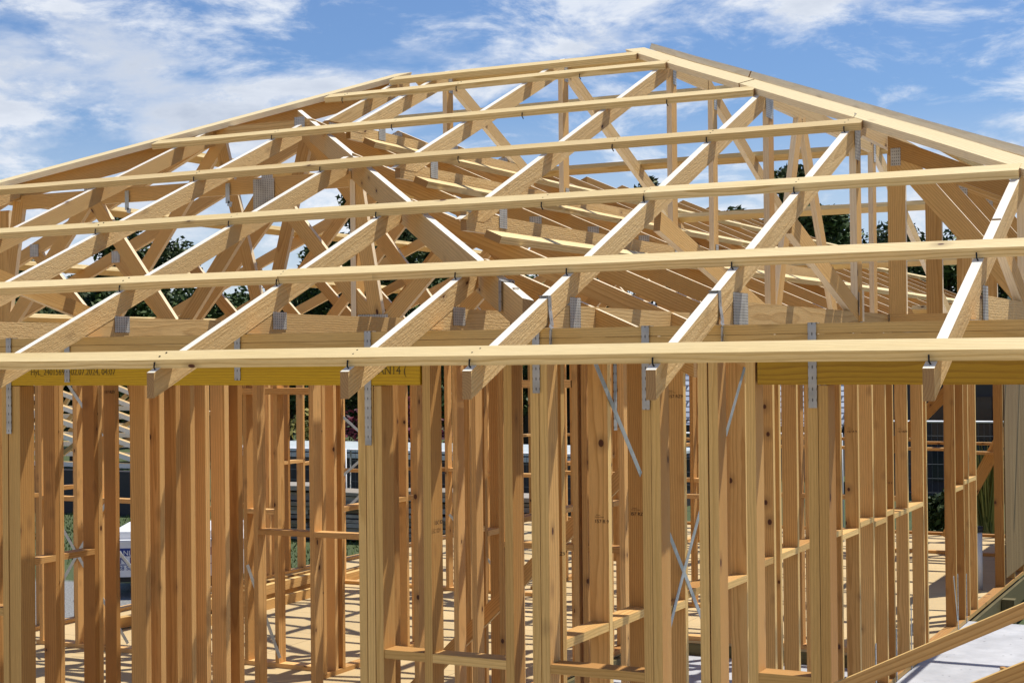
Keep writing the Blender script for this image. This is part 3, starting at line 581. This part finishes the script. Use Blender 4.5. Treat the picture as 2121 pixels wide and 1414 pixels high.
# end jacks carrying the outer right slope (spanning x, off truss E)
for k, (yj, lab) in enumerate(((7.95, 'end jack truss nearest, with a long slanting web under the right hip board'), (8.86, 'end jack truss second behind the long slanting web'), (9.76, 'end jack truss third behind the long slanting web'), (10.66, 'end jack truss farthest behind the long slanting web'))):
    w = thing('roof_truss', lab, 'roof truss', (-0.8, yj, BC0), 'end jack trusses of the right slope')
    xs = -1.84
    chordtop(MB(), (xs, yj, z4(xs)-0.04), (EX4-0.02, yj, z4(EX4-0.02)-0.04), Y, c0=X, c1=X).build('top_chord', M_WEB, w)
    MB().beam((xs, yj, BOT), (0.3, yj, BOT), Y, TH-0.003, 0.088).build('bottom_chord', M_WEB, w)
    MB().box((xs-0.005, yj-TH/2+0.003, BC1), (xs+0.085, yj+TH/2-0.003, z4(xs)-0.13), axis=2).build('post', M_WEB, w)
    MB().beam((xs+0.06, yj-0.001, z4(xs)-0.16), (-1.14, yj-0.001, BC1+0.02), Y, TH-0.004, 0.10).build('web', M_WEB, w)
    MB().beam((-1.10, yj, BC1-0.01), (-0.35, yj, z4(-0.35)-0.13), Y, TH-0.004, DP).build('web', M_WEB, w)
    plate(w, (xs+0.04, yj-TH/2-0.001, z4(xs)-0.15), (0, -1, 0), Z, 0.09, 0.05); plate(w, (-1.12, yj-TH/2, BC1+0.02), (0, -1, 0), X, 0.14, 0.09)

# ------------------------------------------------------------------ battens
BW, BT = 0.088, 0.036
def nails(mb_list): pass
def batten(p0, p1, up, label, group, w=BW, name='roof_batten', cut=None):
    """lies flat on a slope; p0-p1 is the upper (ridge side) top edge; up = direction up the slope"""
    p0 = Vector(p0); p1 = Vector(p1); u = Vector(up).normalized(); d = (p1-p0).normalized(); n = d.cross(u); n = n if n.z > 0 else -n
    o_ = -u*(w/2)-n*(BT/2)
    mb = MB().bowed(p0+o_, p1+o_, u, w, BT)
    ob = mb.build(name, M_BATTEN); tag(ob, label, 'roof batten', group); return ob
GF = 'battens along the front slope'
front = [(4.80, 'lowest'), (5.61, 'second'), (6.43, 'third'), (7.26, 'fourth'), (8.03, 'fifth'), (8.84, 'sixth'), (9.16, 'topmost')]
NAILX = [-5.68, -4.805, -3.93, -3.045, -2.545, -1.865, -0.975]
for i, (y, nm) in enumerate(front):
    zt = zf(y)+BT/CT; xl = y-14.82+0.15; xr = 5.60-y-0.13 if i else 0.9
    lab = {'lowest': 'lowest pale batten, nailed across the rafter tails in front', 'topmost': 'topmost short front batten just below the ridge'}.get(nm, nm+' pale batten up the front slope from the eave')
    if i == 0: xl = -10.1
    xj = {1: -3.93, 2: -2.55}.get(i)
    if xj:
        ob = batten((xl, y, zt), (xj-0.001, y, zt), (0, CT, T*CT), 'left length of the '+lab, GF)
        batten((xj+0.001, y+0.002, zt+0.002), (xr, y+0.002, zt+0.002), (0, CT, T*CT), 'right length of the '+lab, GF)
    else: ob = batten((xl, y, zt), (xr, y, zt), (0, CT, T*CT), lab, GF)
    if i < 6:
        for xn in NAILX:
            if xl < xn < xr and not (i > 1 and xn > xr-0.05):
                for dd in (0.025, 0.06):
                    c = Vector((xn+random.uniform(-0.01, 0.01), y-dd*CT, zt-dd*T*CT)); nn = Vector((0, -T*CT, CT))
                    MB().tube([c-nn*0.002, c+nn*0.0012], 0.0038, 6).build('nail', M_NAIL, ob)
                # bent twist nail at the front edge
                c = Vector((xn-0.005, y-(BW+0.003)*CT+0.004, zt-(BW)*T*CT-0.012)); MB().tube([c, c+Vector((0.002, -0.006, -0.02)), c+Vector((0.010, -0.004, -0.036))], 0.003, 6).build('twist_nail', M_NAIL, ob)
# hip boards
def hipboard(y0, y1, label, sgn, left=False, w=0.095):
    n = None
    if not left: # right hip: line x = 5.60 - y
        a = Vector((5.60-y0, y0, zf(y0)+BT/CT)); b_ = Vector((5.60-y1, y1, zf(y1)+BT/CT))
    else:
        a = Vector((y0-14.82, y0, zf(y0)+BT/CT)); b_ = Vector((y1-14.82, y1, zf(y1)+BT/CT))
    d = (b_-a).normalized()
    pn = {'front': Vector((0, -T, 1)), 'right': Vector((T, 0, 1)), 'left': Vector((-T, 0, 1))}[sgn].normalized()
    u = pn.cross(d).normalized()
    if not left:
        if sgn == 'front' and u.x > 0: u = -u
        if sgn == 'right' and u.x < 0: u = -u
    else:
        if u.x < 0: u = -u
    c = u*(w/2+(0.004 if sgn == 'front' else 0.006))-pn*(BT/2)
    if sgn == 'right': c = c+Vector((0.012, 0, 0.020))
    if sgn == 'front' and not left: c = c+u*0.03
    mb = MB().bowed(a+c, b_+c, u, w, BT, c1=Y if y1 > 9 else None)
    ob = mb.build('hip_batten', M_HIPB); tag(ob, label, 'hip board'); return ob
hipboard(8.20, 9.30, 'upper length of the bright flat board down the right hip', 'front')
hipboard(4.6, 8.19, 'long lower length of the bright flat board down the right hip', 'front')
hipboard(8.30, 9.24, 'upper length of the rear board showing over the right hip', 'right')
hipboard(4.6, 8.29, 'long lower length of the rear board showing over the right hip', 'right')
hipboard(4.9, 7.30, 'lower length of the pale flat board down the left hip', 'front', True)
hipboard(7.304, 9.28, 'upper length of the pale flat board down the left hip', 'front', True)
hl = lambda y: (y-14.82-0.005, y+0.005, zf(y)-0.004)
for (ya, yb, lab) in ((4.9, 7.30, 'lower length of the on-edge board along the left hip, brown side showing'), (7.304, 9.22, 'upper length of the on-edge board along the left hip, meeting the ridge')):
    d = Vector(hl(yb))-Vector(hl(ya)); o = MB().beam(hl(ya), hl(yb), (d.y, -d.x, 0), TH, 0.115, off=-0.0575).build('hip_board', M_WEB); tag(o, lab, 'hip board')
zr = z3(9.42)+BT/CT
batten((-5.5, 9.40, zr), (-3.72, 9.40, zr), (0, -CT, T*CT), 'ridge batten on the rear side of the ridge', 'battens on the rear slope')
# rear slope, seen from inside
for i, (d, nm) in enumerate(((4.04, 'uppermost'), (3.23, 'second'), (2.46, 'third'), (1.63, 'fourth'), (0.81, 'fifth'))):
    y = EB-d; batten((EX2-d+0.05, y, z3(y)+BT/CT), (0.8-d-0.05, y, z3(y)+BT/CT), (0, -CT, T*CT), '%s batten down the rear slope seen through the trusses' % nm, 'battens on the rear slope')
# inner right slope of the main wing
for i, (d, nm) in enumerate(((3.08, 'highest'), (2.2, 'middle'), (1.28, 'lowest visible'))):
    x = EX2-d; y0 = 2.71-x+0.34
    batten((x, y0, z2(x)+BT/CT), (x, 20.7, z2(x)+BT/CT), (-CT, 0, T*CT), '%s batten with a sawn end beside the diagonal hip rafter' % nm, 'battens on the inner right slope')
# left slope
for i, (d, nm) in enumerate(((0.81, 'lowest'), (1.63, 'second'), (2.46, 'third'), (3.23, 'highest'), )):
    x = EX5+d; y0 = x+14.82+0.1
    batten((x, y0, z5(x)+BT/CT), (x, 20.7, z5(x)+BT/CT), (CT, 0, T*CT), '%s batten up the left slope, seen through the webs' % nm, 'battens on the left slope')
# outer right slope
for i, (d, nm) in enumerate(((2.46, 'third'), (1.63, 'second'), (0.81, 'first'))):
    x = EX4-d; batten((x, 4.8+d+0.1, z4(x)+BT/CT), (x, 13.9-d-0.1, z4(x)+BT/CT), (-CT, 0, T*CT), '%s batten up the outer right slope behind the hip board' % nm, 'battens on the outer right slope')

# ------------------------------------------------------------------ loose timber and site things
def board(p0, p1, side, th, dp, label, name='timber_board', mat=M_STUD, group=None):
    o = MB().beam(p0, p1, side, th, dp).build(name, mat); return tag(o, label, 'timber board', group)
board((-1.62, 4.60, -1.20), (0.6, 4.60, -0.09), Y, TH, 0.040, 'upper raking timber crossing the bottom right corner', 'raking_timber')
board((-1.25, 4.35, -1.165), (0.6, 4.35, -0.24), Y, TH, 0.062, 'lower raking timber crossing the bottom right corner', 'raking_timber')
for k, (x, z, lab) in enumerate(((-9.1, 0, 'longest floor timber under the pile by the left wall'), (-8.95, 0, 'pale floor timber beside the pile'), (-9.08, 0.095, 'upper timber lying on the pile'), (-8.9, 0.097, 'topmost reddish timber on the pile'), (-8.7, 0, 'thin timber lying apart on the floor'))):
    board((x, 11.9-0.2*k, FL+0.046+z), (x-0.12, 14.6-0.3*k, FL+0.046+z), X, 0.07 if k < 4 else 0.035, 0.09, lab, group='timbers lying on the floor')
board((-9.35, 10.6, FL+0.06), (-9.0, 12.6, FL+0.06), X, 0.09, 0.09, 'stubby square timber end on the floor near the crossed straps')
pp = thing('vent_pipe', 'upright grey plastic pipe with a black cap by the side wall', 'pipe', (-2.86, 15.95, FL))
MB().tube([(-2.86, 15.95, FL), (-2.86, 15.95, -1.81)], 0.055, 16).build('pipe', M_PVC, pp, True)
MB().tube([(-2.86, 15.95, -1.80), (-2.86, 15.95, -1.75)], 0.064, 16).build('cap', M_BLACK, pp, True)
bk = thing('floor_drain', 'short black pipe stub on the concrete floor', 'pipe', (-2.95, 11.4, SL))
MB().tube([(-3.1, 10.8, SL), (-3.1, 10.8, SL+0.07), (-3.1, 10.8, SL+0.075)], [0.06, 0.06, 0.05], 14).build('stub', M_BLACK, bk, True)

rd = random.Random(12)
for k, (x, y, a, ln_, lab) in enumerate(((-1.95, 8.2, 0.3, 0.12, 'small dark offcut on the concrete nearest the raking timber'), (-1.5, 9.3, 1.2, 0.16, 'thin splinter of wood on the concrete beside the raking timber'), (-2.2, 10.4, 0.8, 0.10, 'short block lying on the concrete by the side wall'), (-1.9, 11.9, 2.2, 0.14, 'pale offcut far back on the outer concrete'))):
    o = MB().beam((x, y, FL+0.012), (x+ln_*math.cos(a), y+ln_*math.sin(a), FL+0.012), (-math.sin(a), math.cos(a), 0), 0.035, 0.022).build('timber_offcut', M_STUD if k % 2 else M_OLD); tag(o, lab, 'offcut')
# trailer with a sign behind the left rooms
tr = thing('site_trailer', 'white trailer with blue lettering on its side', 'trailer', (-12.9, 15.0, -2.9))
tx, ty = -12.75, 14.75
dx = Vector((0.86, 0.5, 0)).normalized(); nx = Vector((0.5, -0.86, 0)).normalized()
def trb(u0, u1, w0, w1, z0, z1, nm, mt):
    c = Vector((tx, ty, 0)); P = []
    for z in (z0, z1):
        for (u, w_) in ((u0, w0), (u1, w0), (u1, w1), (u0, w1)): q = c+dx*u-nx*w_; P.append((q.x, q.y, z))
    mb = MB(); mb.hexa(P, [(0, 0, 0)]*8, 0.5); return mb.build(nm, mt, tr)
trb(-0.28, 1.4, 0, 1.4, -2.64, -2.22, 'side_panel', M_WHITE); trb(-0.33, 1.45, -0.02, 1.42, -2.218, -2.19, 'rail', M_WHITE); trb(-0.2, 1.3, 0.1, 1.3, -2.188, -2.10, 'lid', M_WHITE)
trb(-0.2, 1.3, 0.1, 1.3, -2.72, -2.645, 'chassis', M_BLACK)
for u in (0.2, 0.95):
    c = Vector((tx, ty, 0))+dx*u-nx*0.05; MB().tube([(c.x, c.y, -2.74), (c.x-nx.x*0.14, c.y-nx.y*0.14, -2.74)], 0.16, 18).build('wheel', M_BLACK, tr, True)
trb(-0.26, 1.38, -0.004, -0.001, -2.385, -2.29, 'sign_band', M_BLUE); trb(-0.26, 1.38, -0.004, -0.001, -2.495, -2.485, 'sign_line', M_BLUE)
def sgn(s_, u, zz, sz, mt):
    q = Vector((tx, ty, 0))+dx*u+nx*0.006
    o = text(s_, 'lettering', tr, (q.x, q.y, zz), sz, mat=mt); o.rotation_euler = (R(90), 0, math.atan2(dx.y, dx.x)); return o
sgn('RANL', -0.15, -2.375, 0.085, M_WHITE); sgn('N H', -0.085, -2.475, 0.11, M_BLUE); sgn('28 588', -0.10, -2.555, 0.072, M_BLUE)

# stacked spare trusses beyond the left wall
sp = []
for k in range(7):
    yk = 23.0+k*0.55; zb = -2.05+k*0.16
    w = thing('spare_truss', ['lowest', 'second lowest', 'third lowest', 'middle', 'third highest', 'second highest', 'highest'][k]+' spare roof truss in the sunlit stack beyond the left rooms', 'roof truss', (-24, yk, zb), 'spare trusses stacked on the next site')
    xa, xc = -29.0, -19.4-0.25*k
    MB().beam((xa, yk, zb+0.05), (xc, yk, zb+0.05), Y, 0.12, 0.09).build('bottom_chord', M_TRUSS, w)
    xm = -24.6
    MB().beam((xm, yk, zb+1.35), (xc, yk, zb+0.1), Y, 0.12, 0.09).build('top_chord', M_TRUSS, w); MB().beam((xm, yk, zb+1.35), (xa, yk, zb+0.1), Y, 0.12, 0.09).build('top_chord', M_TRUSS, w)
    for u in (-23.6, -22.3, -21.2, -20.5): MB().beam((u-0.5, yk, zb+0.1), (u+0.1, yk, zb+0.1+(xc-u-0.1)/(xc-xm)*1.1), Y, 0.06, 0.08).build('web', M_WEB, w)
blk = MB()
tag(MB().box((-30, 22.6, -2.9), (-19.0, 22.9, -2.08)).build('low_wall', M_DARKWALL), 'low dark wall under the stacked spare trusses', 'wall')

# low shed with pale roof, beyond the back left
M_PALE = simple('pale_roof_sheet', (0.62, 0.68, 0.67), 0.35, noise=(4, (0.5, 0.56, 0.56), 0.4, 0.7))
sh = thing('low_shed', 'low dark shed with a pale glossy roof beyond the back rooms', 'shed', (-14, 27, -2.9))
MB().box((-19.5, 26.0, -2.9), (-10.4, 28.5, -1.98), axis=0).build('wall', M_DARKWALL, sh)
MB().beam((-19.8, 27.2, -1.83), (-10.2, 27.2, -1.83), Z, 0.05, 2.6, rnd=0.5).build('roof', M_PALE, sh)
MB().box((-19.8, 25.86, -1.97), (-10.2, 25.90, -1.88), axis=0).build('gutter', M_GALV, sh)

# temporary fencing
M_WIRE = simple('dull_wire', (0.10, 0.11, 0.12), 0.6, 0.3)
def fencepanel(p0, p1, label, z0=-2.9, h=1.35):
    p0 = Vector(p0); p1 = Vector(p1); w = thing('fence_panel', label, 'fence panel', ((p0.x+p1.x)/2, (p0.y+p1.y)/2, z0), 'temporary mesh fence panels')
    a = lambda p, z: (p.x, p.y, z)
    MB().tube([a(p0, z0+0.05), a(p0, z0+h), a(p1, z0+h), a(p1, z0+0.05)], 0.022, 8).build('frame', M_WHITE, w, True)
    mb = MB(); n = int((p1-p0).length/0.09)
    for k in range(1, n):
        q = p0.lerp(p1, k/n); mb.tube([a(q, z0+0.1), a(q, z0+h)], 0.003, 4)
    for k in range(1, 7):
        z = z0+0.1+k*(h-0.1)/7; mb.tube([a(p0, z), a(p1, z)], 0.003, 4)
    mb.build('mesh', M_WIRE, w)
    MB().box((p0.x-0.3, p0.y-0.1, z0), (p0.x+0.3, p0.y+0.1, z0+0.1)).build('foot', M_BLACK, w)
    return w
fencepanel((-16.8, 22.2, 0), (-14.4, 22.2, 0), 'fence panel left of the rubble stack'); fencepanel((-14.3, 22.2, 0), (-11.9, 22.2, 0), 'fence panel behind the rubble stack'); fencepanel((-11.8, 22.2, 0), (-9.4, 22.2, 0), 'fence panel right of the rubble stack')
fencepanel((-9.3, 24.2, 0), (-6.5, 24.6, 0), 'fence panel behind the middle of the house', h=1.6)
fencepanel((-6.4, 26.0, 0), (-3.9, 26.2, 0), 'fence panel in front of the dark house, left one', h=1.75); fencepanel((-3.8, 26.2, 0), (-1.2, 26.4, 0), 'fence panel in front of the dark house, right one', h=1.75)
o = MB().tube([(-12.4, 21.2, -2.85), (-12.7, 21.5, -1.45)], 0.02, 8).build('pole', M_WHITE); tag(o, 'left of two thin white poles leaning by the rubble stack', 'pole')
o = MB().tube([(-12.25, 21.2, -2.85), (-12.5, 21.5, -1.45)], 0.02, 8).build('pole', M_WHITE); tag(o, 'right of two thin white poles leaning by the rubble stack', 'pole')

# rubble / slabs of timber stacked in the yard
mslab = [M_OLD, simple('old_slab', (0.30, 0.27, 0.22), 0.9, noise=(8, (0.18, 0.17, 0.15), 0.3, 0.7)), simple('old_slab_light', (0.45, 0.42, 0.36), 0.9, noise=(8, (0.3, 0.28, 0.24), 0.3, 0.7))]
for s in range(4):
    x0 = -15.2+s*1.35
    w = thing('slab_stack', ['leftmost', 'second', 'third', 'rightmost'][s]+' stack of weathered grey slabs in the yard', 'slab stack', (x0+0.6, 21.0, -2.9), 'weathered slab stacks')
    z = -2.9; nlay = random.randint(9, 12)
    for k in range(nlay):
        h = random.uniform(0.05, 0.10); xx = x0+random.uniform(-0.08, 0.08); wd = random.uniform(1.0, 1.28)
        MB().beam((xx, 21.0, z+h/2), (xx+wd, 21.0+random.uniform(-0.1, 0.1), z+h/2+random.uniform(-0.02, 0.02)), Y, random.uniform(0.5, 0.8), h*0.78).build('slab', random.choice(mslab), w)
        z += h
# concrete mixer drum seen between left studs
mx_ = thing('concrete_mixer', 'grey rounded concrete mixer drum standing on grass', 'concrete mixer', (-15.6, 19.2, -2.9))
mb = MB(); prof = [(0.0, 0.10), (0.12, 0.30), (0.34, 0.42), (0.55, 0.42), (0.85, 0.22), (0.9, 0.2)]
mb.tube([(-15.9+u*0.75, 19.2, -1.95+u*0.25) for u, r_ in prof], [r_ for u, r_ in prof], 20).build('drum', M_GALV, mx_, True)
for q in ((-15.9, 19.0), (-15.3, 19.0), (-15.6, 19.5)): MB().tube([(q[0], q[1], -2.9), (-15.6, 19.2, -2.0)], 0.03, 8).build('leg', M_BLACK, mx_)
MB().box((-15.85, 19.0, -2.35), (-15.4, 19.35, -2.15)).build('motor_box', simple('rusty_red', (0.16, 0.05, 0.03), 0.7), mx_)

# dark house on the right and slate-roofed house behind
dh = thing('dark_house', 'dark-walled neighbouring house behind the mesh fence on the right', 'house', (-3, 34, -2.9))
MB().box((-8.0, 32.0, -2.9), (4.0, 40.0, -0.1), axis=0).build('wall', M_DARKWALL, dh)
MB().box((-6.6, 31.93, -2.6), (-5.4, 31.99, -0.9), axis=2).build('window', simple('dark_glass', (0.02, 0.025, 0.03), 0.08), dh)
MB().box((-8.3, 31.6, -0.09), (4.3, 40.4, 0.02), axis=0).build('roof', simple('dark_roof', (0.05, 0.045, 0.045), 0.6), dh)
for k in range(3): MB().box((-4.9+0.24*k, 31.9, -2.5), (-4.75+0.24*k, 31.97, -1.2), axis=2).build('curtain', simple('curtain', (0.2, 0.24, 0.27), 0.8), dh)
M_TILE, tt, bb = newmat('slate_tiles'); l = tt.links.new
tcx = N(tt, 'ShaderNodeTexCoord'); brk = N(tt, 'ShaderNodeTexBrick', i_Scale=1.0); brk.inputs['Brick Width'].default_value = 0.5; brk.inputs['Row Height'].default_value = 0.22; brk.inputs['Mortar Size'].default_value = 0.03
brk.inputs['Color1'].default_value = (0.42, 0.46, 0.52, 1); brk.inputs['Color2'].default_value = (0.3, 0.33, 0.38, 1); brk.inputs['Mortar'].default_value = (0.06, 0.065, 0.08, 1)
mpx = N(tt, 'ShaderNodeMapping'); l(tcx.outputs['Object'], mpx.inputs[0]); l(mpx.outputs[0], brk.inputs['Vector']); l(brk.outputs['Color'], bb.inputs['Base Color']); bb.inputs['Roughness'].default_value = 0.35
sh2 = thing('slate_house', 'grey-walled house with a pale tiled roof glimpsed between the middle studs', 'house', (-11, 36, -2.9))
MB().box((-15.0, 35.0, -2.9), (-9.5, 42.0, -1.55), axis=0).build('wall', simple('grey_wall', (0.16, 0.17, 0.18), 0.8, noise=(2, (0.1, 0.11, 0.12), 0.4, 0.6)), sh2)
MB().beam((-15.4, 36.0, -1.05), (-9.2, 36.0, -1.05), (0, 0.8, 0.45), 2.9, 0.06, rnd=0.5).build('roof', M_TILE, sh2)
MB().box((-15.4, 34.60, -1.80), (-9.2, 34.66, -1.66), axis=0).build('gutter', M_BLACK, sh2)

# ------------------------------------------------------------------ vegetation
def leafmat(name, c0, c1):
    m, t, b = newmat(name); l = t.links.new
    at = N(t, 'ShaderNodeAttribute', attribute_name='rnd'); rp = ramp(t, [(0, c0), (1, c1)]); l(at.outputs['Fac'], rp.inputs[0]); l(rp.outputs[0], b.inputs['Base Color'])
    b.inputs['Roughness'].default_value = 0.6; b.inputs['Specular IOR Level'].default_value = 0.25
    return m
M_LEAF = leafmat('leaf_dark', (0.010, 0.024, 0.005), (0.085, 0.135, 0.03))
M_LEAF2 = leafmat('leaf_olive', (0.018, 0.032, 0.009), (0.085, 0.115, 0.03))
M_RED = leafmat('leaf_red', (0.03, 0.004, 0.008), (0.16, 0.015, 0.03))
M_GRASSY = leafmat('leaf_straw', (0.08, 0.09, 0.015), (0.34, 0.28, 0.07))
M_BARK = simple('bark', (0.09, 0.07, 0.05), 0.9, noise=(9, (0.05, 0.04, 0.03), 0.3, 0.7))
def crown(parent, cs, nleaf, size, mat, name='crown', cz=1.0):
    rnd = random.Random(len(cs)*17+nleaf+int(size*1000)); mb = MB(); tot = sum(c[3]**2 for c in cs)
    for (cx, cy, cz_, r) in cs:
        m_ = int(nleaf*r*r/tot)
        for _ in range(m_):
            v = Vector((rnd.gauss(0, 1), rnd.gauss(0, 1), rnd.gauss(0, 1))).normalized()*(r*rnd.uniform(0.35, 1.08)); v.z *= 0.8*cz
            c = Vector((cx, cy, cz_))+v
            a = Vector((rnd.gauss(0, 1), rnd.gauss(0, 1), rnd.gauss(0, 0.7))).normalized(); b_ = a.cross(Vector((rnd.gauss(0, 1), rnd.gauss(0, 1), rnd.gauss(0, 1)))).normalized()
            s = size*rnd.uniform(0.6, 1.5); i = len(mb.v)
            mb.v += [c-a*s, c+b_*s*0.45, c+a*s, c-b_*s*0.45]; mb.bc += [(0, 0, 0)]*4; mb.rn += [min(1, max(0, rnd.gauss(0.45, 0.25)))]*4; mb.f.append((i, i+1, i+2, i+3))
    return mb.build(name, mat, parent)
TREEG = 'trees beyond the building site'
def tree(x, y, h, w, label, seed, mat=M_LEAF, n=7000, base=-2.9, low=0.25, leaf=0.095):
    rd = random.Random(seed); t_ = thing('tree', label, 'tree', (x, y, base), TREEG)
    top = base+h; mb = MB()
    mb.tube([(x, y, base), (x+rd.uniform(-.1, .1), y, base+h*0.35), (x+rd.uniform(-.2, .2), y, base+h*0.85)], [0.05*h**0.8*0.6, 0.035*h**0.8*0.6, 0.02], 8)
    cs = []
    for k in range(16):
        f = rd.uniform(low, 0.93); rad = w*0.5*math.sin(math.pi*min(0.97, 0.15+0.8*f))*rd.uniform(0.2, 0.85); an = rd.uniform(0, 6.283)
        c = (x+rad*math.cos(an), y+rad*math.sin(an), base+h*f, w*rd.uniform(0.12, 0.22)); cs.append(c)
        mb.tube([(x, y, base+h*max(0.15, f-0.25)), (c[0], c[1], c[2])], [0.05, 0.015], 5)
    cs.append((x, y, base+h*0.92, w*0.11)); mb.build('trunk', M_BARK, t_)
    crown(t_, cs, n, leaf, mat)
    return t_
def px2x(px, y): # column of the view to a world x at depth y (far planting only)
    u_ = (px-1060.5)/3204.5; d = (F.x+RR.x*u_, F.y+RR.y*u_); return y*d[0]/d[1]
TR = [  # column, depth, height, width, kind
 (-60, 34, 5.9, 5.0, 0), (60, 38, 6.3, 5.0, 0), (150, 33, 5.3, 4.2, 1), (262, 40, 7.9, 3.6, 0), (300, 34, 5.2, 4.4, 0), (345, 42, 6.9, 4.6, 1), (430, 36, 4.9, 4.4, 0), (520, 40, 4.9, 4.6, 0), (600, 38, 5.2, 4.0, 1),
 (690, 36, 6.6, 3.8, 0), (755, 40, 8.6, 3.4, 0), (800, 35, 6.6, 3.6, 1), (870, 42, 7.6, 4.0, 0), (940, 36, 5.0, 4.2, 0), (1010, 38, 5.0, 4.0, 1), (1085, 42, 5.4, 4.4, 0), (1180, 44, 5.0, 4.4, 0), (1270, 46, 5.4, 4.5, 1),
 (1350, 46, 9.0, 3.0, 1), (1440, 44, 6.6, 4.2, 0), (1530, 46, 7.6, 4.4, 0), (1640, 46, 8.9, 2.7, 1), (1705, 44, 7.4, 3.2, 0), (1770, 47, 6.9, 4.2, 0), (1870, 50, 6.9, 4.6, 1), (1960, 48, 6.7, 4.6, 0), (2070, 50, 6.6, 4.6, 0), (2180, 48, 7.0, 5.0, 1)]
where = ['far left edge', 'left rooms', 'upright post', 'level girder', 'left webs', 'long straps', 'lintel print', 'left doorway', 'second doorway', 'hip rafter foot', 'short post pair', 'peaked trusses', 'low shed', 'middle studs', 'corner studs', 'raised rafters', 'hanger rafter', 'slanting struts', 'tall king posts', 'rear battens', 'inner posts', 'V-shaped web', 'right posts', 'hip board', 'slanting web', 'dark house', 'grey sheet', 'right edge']
kinds = ['dense dark green', 'olive green feathery']
def gap(px, k): return px2x(px, k)
for i, (px, yd, h, w, kd) in enumerate(TR):
    tree(px2x(px, yd), yd, h, w, '%s tree showing behind the %s' % (kinds[kd], where[i]), i, M_LEAF if kd == 0 else M_LEAF2, n=9000)
# dense hedge line behind, seen as one mass
hcs = []
rd = random.Random(4)
for px in range(-150, 2350, 34):
    yd = 52; hcs.append((px2x(px, yd), yd+rd.uniform(-1, 1), -1.2+rd.uniform(-0.4, 0.5), 1.9+rd.uniform(-.2, .3)))
    if px < 1150: hcs.append((px2x(px, yd)+0.4, yd+rd.uniform(-1, 1), 0.6+rd.uniform(-0.5, 0.5), 1.5))
    if px < 760: hcs.append((px2x(px, yd), yd+rd.uniform(-1, 1), 1.5+rd.uniform(-0.3, 0.3)+(0.9 if px < 320 else 0), 1.4))
hd = crown(None, hcs, 120000, 0.17, M_LEAF, 'undergrowth'); tag(hd, 'dark green belt of scrub behind the site', 'scrub', kind='stuff')
M_HILL = simple('hill_forest', (0.02, 0.035, 0.03), 0.95, noise=(0.05, (0.035, 0.055, 0.04), 0.4, 0.6))
mb = MB(); hv = []
for k in range(61):
    an = R(62)-R(110)*k/60*1.0; dirx, diry = -math.sin(an), math.cos(an); rr_ = 420
    hh = 12+6*math.sin(k*0.45)+3*math.sin(k*1.3+1)+1.2*math.sin(k*3.1)+1.0*random.random()
    hv.append((dirx*rr_, diry*rr_, hh))
i0 = 0
for k, (a, b_, h) in enumerate(hv):
    for (f, z) in ((0.9, -3.0), (1.0, h), (1.25, -3.0)): mb.v.append(Vector((a*f, b_*f, z))); mb.bc.append((0, 0, 0)); mb.rn.append(0.5)
for k in range(60):
    i = k*3; mb.f += [(i, i+3, i+4, i+1), (i+1, i+4, i+5, i+2)]
struct(mb.build('hills', M_HILL, None, True))
# shrubs and plants
def shrub(x, y, r, h, mat, label, cat='shrub', n=1600, leaf=0.06):
    w = thing('shrub', label, cat, (x, y, -2.9)); MB().tube([(x, y, -2.9), (x, y, -2.9+h*0.6)], 0.02, 6).build('stem', M_BARK, w)
    crown(w, [(x+random.uniform(-r, r)*0.4, y, -2.9+h*f, r*0.6) for f in (0.35, 0.5, 0.65, 0.8)], n, leaf, mat, 'foliage')
shrub(px2x(790, 29), 29, 1.3, 2.0, M_RED, 'wine red shrub behind the pale shed roof, left one'); shrub(px2x(850, 29.5), 29.5, 1.1, 1.9, M_RED, 'wine red shrub behind the pale shed roof, right one')
shrub(px2x(650, 28.8), 28.8, 0.8, 1.7, M_GRASSY, 'yellow-green bush behind the pale shed roof'); shrub(px2x(1950, 25.2), 25.2, 0.45, 0.6, M_LEAF2, 'low green shrub by the fence on the right')
def tussock(x, y, h, label):
    rd = random.Random(int(x*10)); mb = MB()
    for k in range(170):
        an = rd.uniform(0, 6.283); r_ = rd.uniform(0.1, 0.5)*h*0.5; b0 = Vector((x+rd.uniform(-.1, .1), y+rd.uniform(-.1, .1), -2.9)); tip = b0+Vector((r_*math.cos(an), r_*math.sin(an), h*rd.uniform(0.6, 1))); w = Vector((0.012, 0.006, 0)); i = len(mb.v)
        md = b0.lerp(tip, 0.5)+Vector((0, 0, 0.1*h)); mb.v += [b0-w, b0+w, md+w*0.8, tip, md-w*0.8]; mb.bc += [(0, 0, 0)]*5; mb.rn += [rd.random()]*5; mb.f.append((i, i+1, i+2, i+3, i+4))
    o = mb.build('tussock', M_GRASSY); tag(o, label, 'ornamental grass')
tussock(px2x(2040, 25.3), 25.3, 1.6, 'tall straw-coloured ornamental grass by the dark house'); tussock(px2x(1995, 25.6), 25.6, 0.9, 'short ornamental grass by the dark house')
rd = random.Random(9); mb = MB()
for _ in range(16000):
    x = rd.uniform(-24, -7.5); y = rd.uniform(16.8, 24); h = rd.uniform(0.02, 0.07); i = len(mb.v); a = rd.uniform(0, 6.283); w = Vector((math.cos(a), math.sin(a), 0))*0.012; b0 = Vector((x, y, -2.9))
    mb.v += [b0-w, b0+w, b0+Vector((rd.uniform(-.03, .03), rd.uniform(-.03, .03), h))]; mb.bc += [(0, 0, 0)]*3; mb.rn += [rd.random()]*3; mb.f.append((i, i+1, i+2))
g_ = mb.build('grass', leafmat('grass_blade', (0.035, 0.06, 0.012), (0.12, 0.16, 0.04))); tag(g_, 'short grass in the yard behind the house', 'grass', kind='stuff')
for o in bpy.data.objects:
    if '_o' in o: del o['_o']
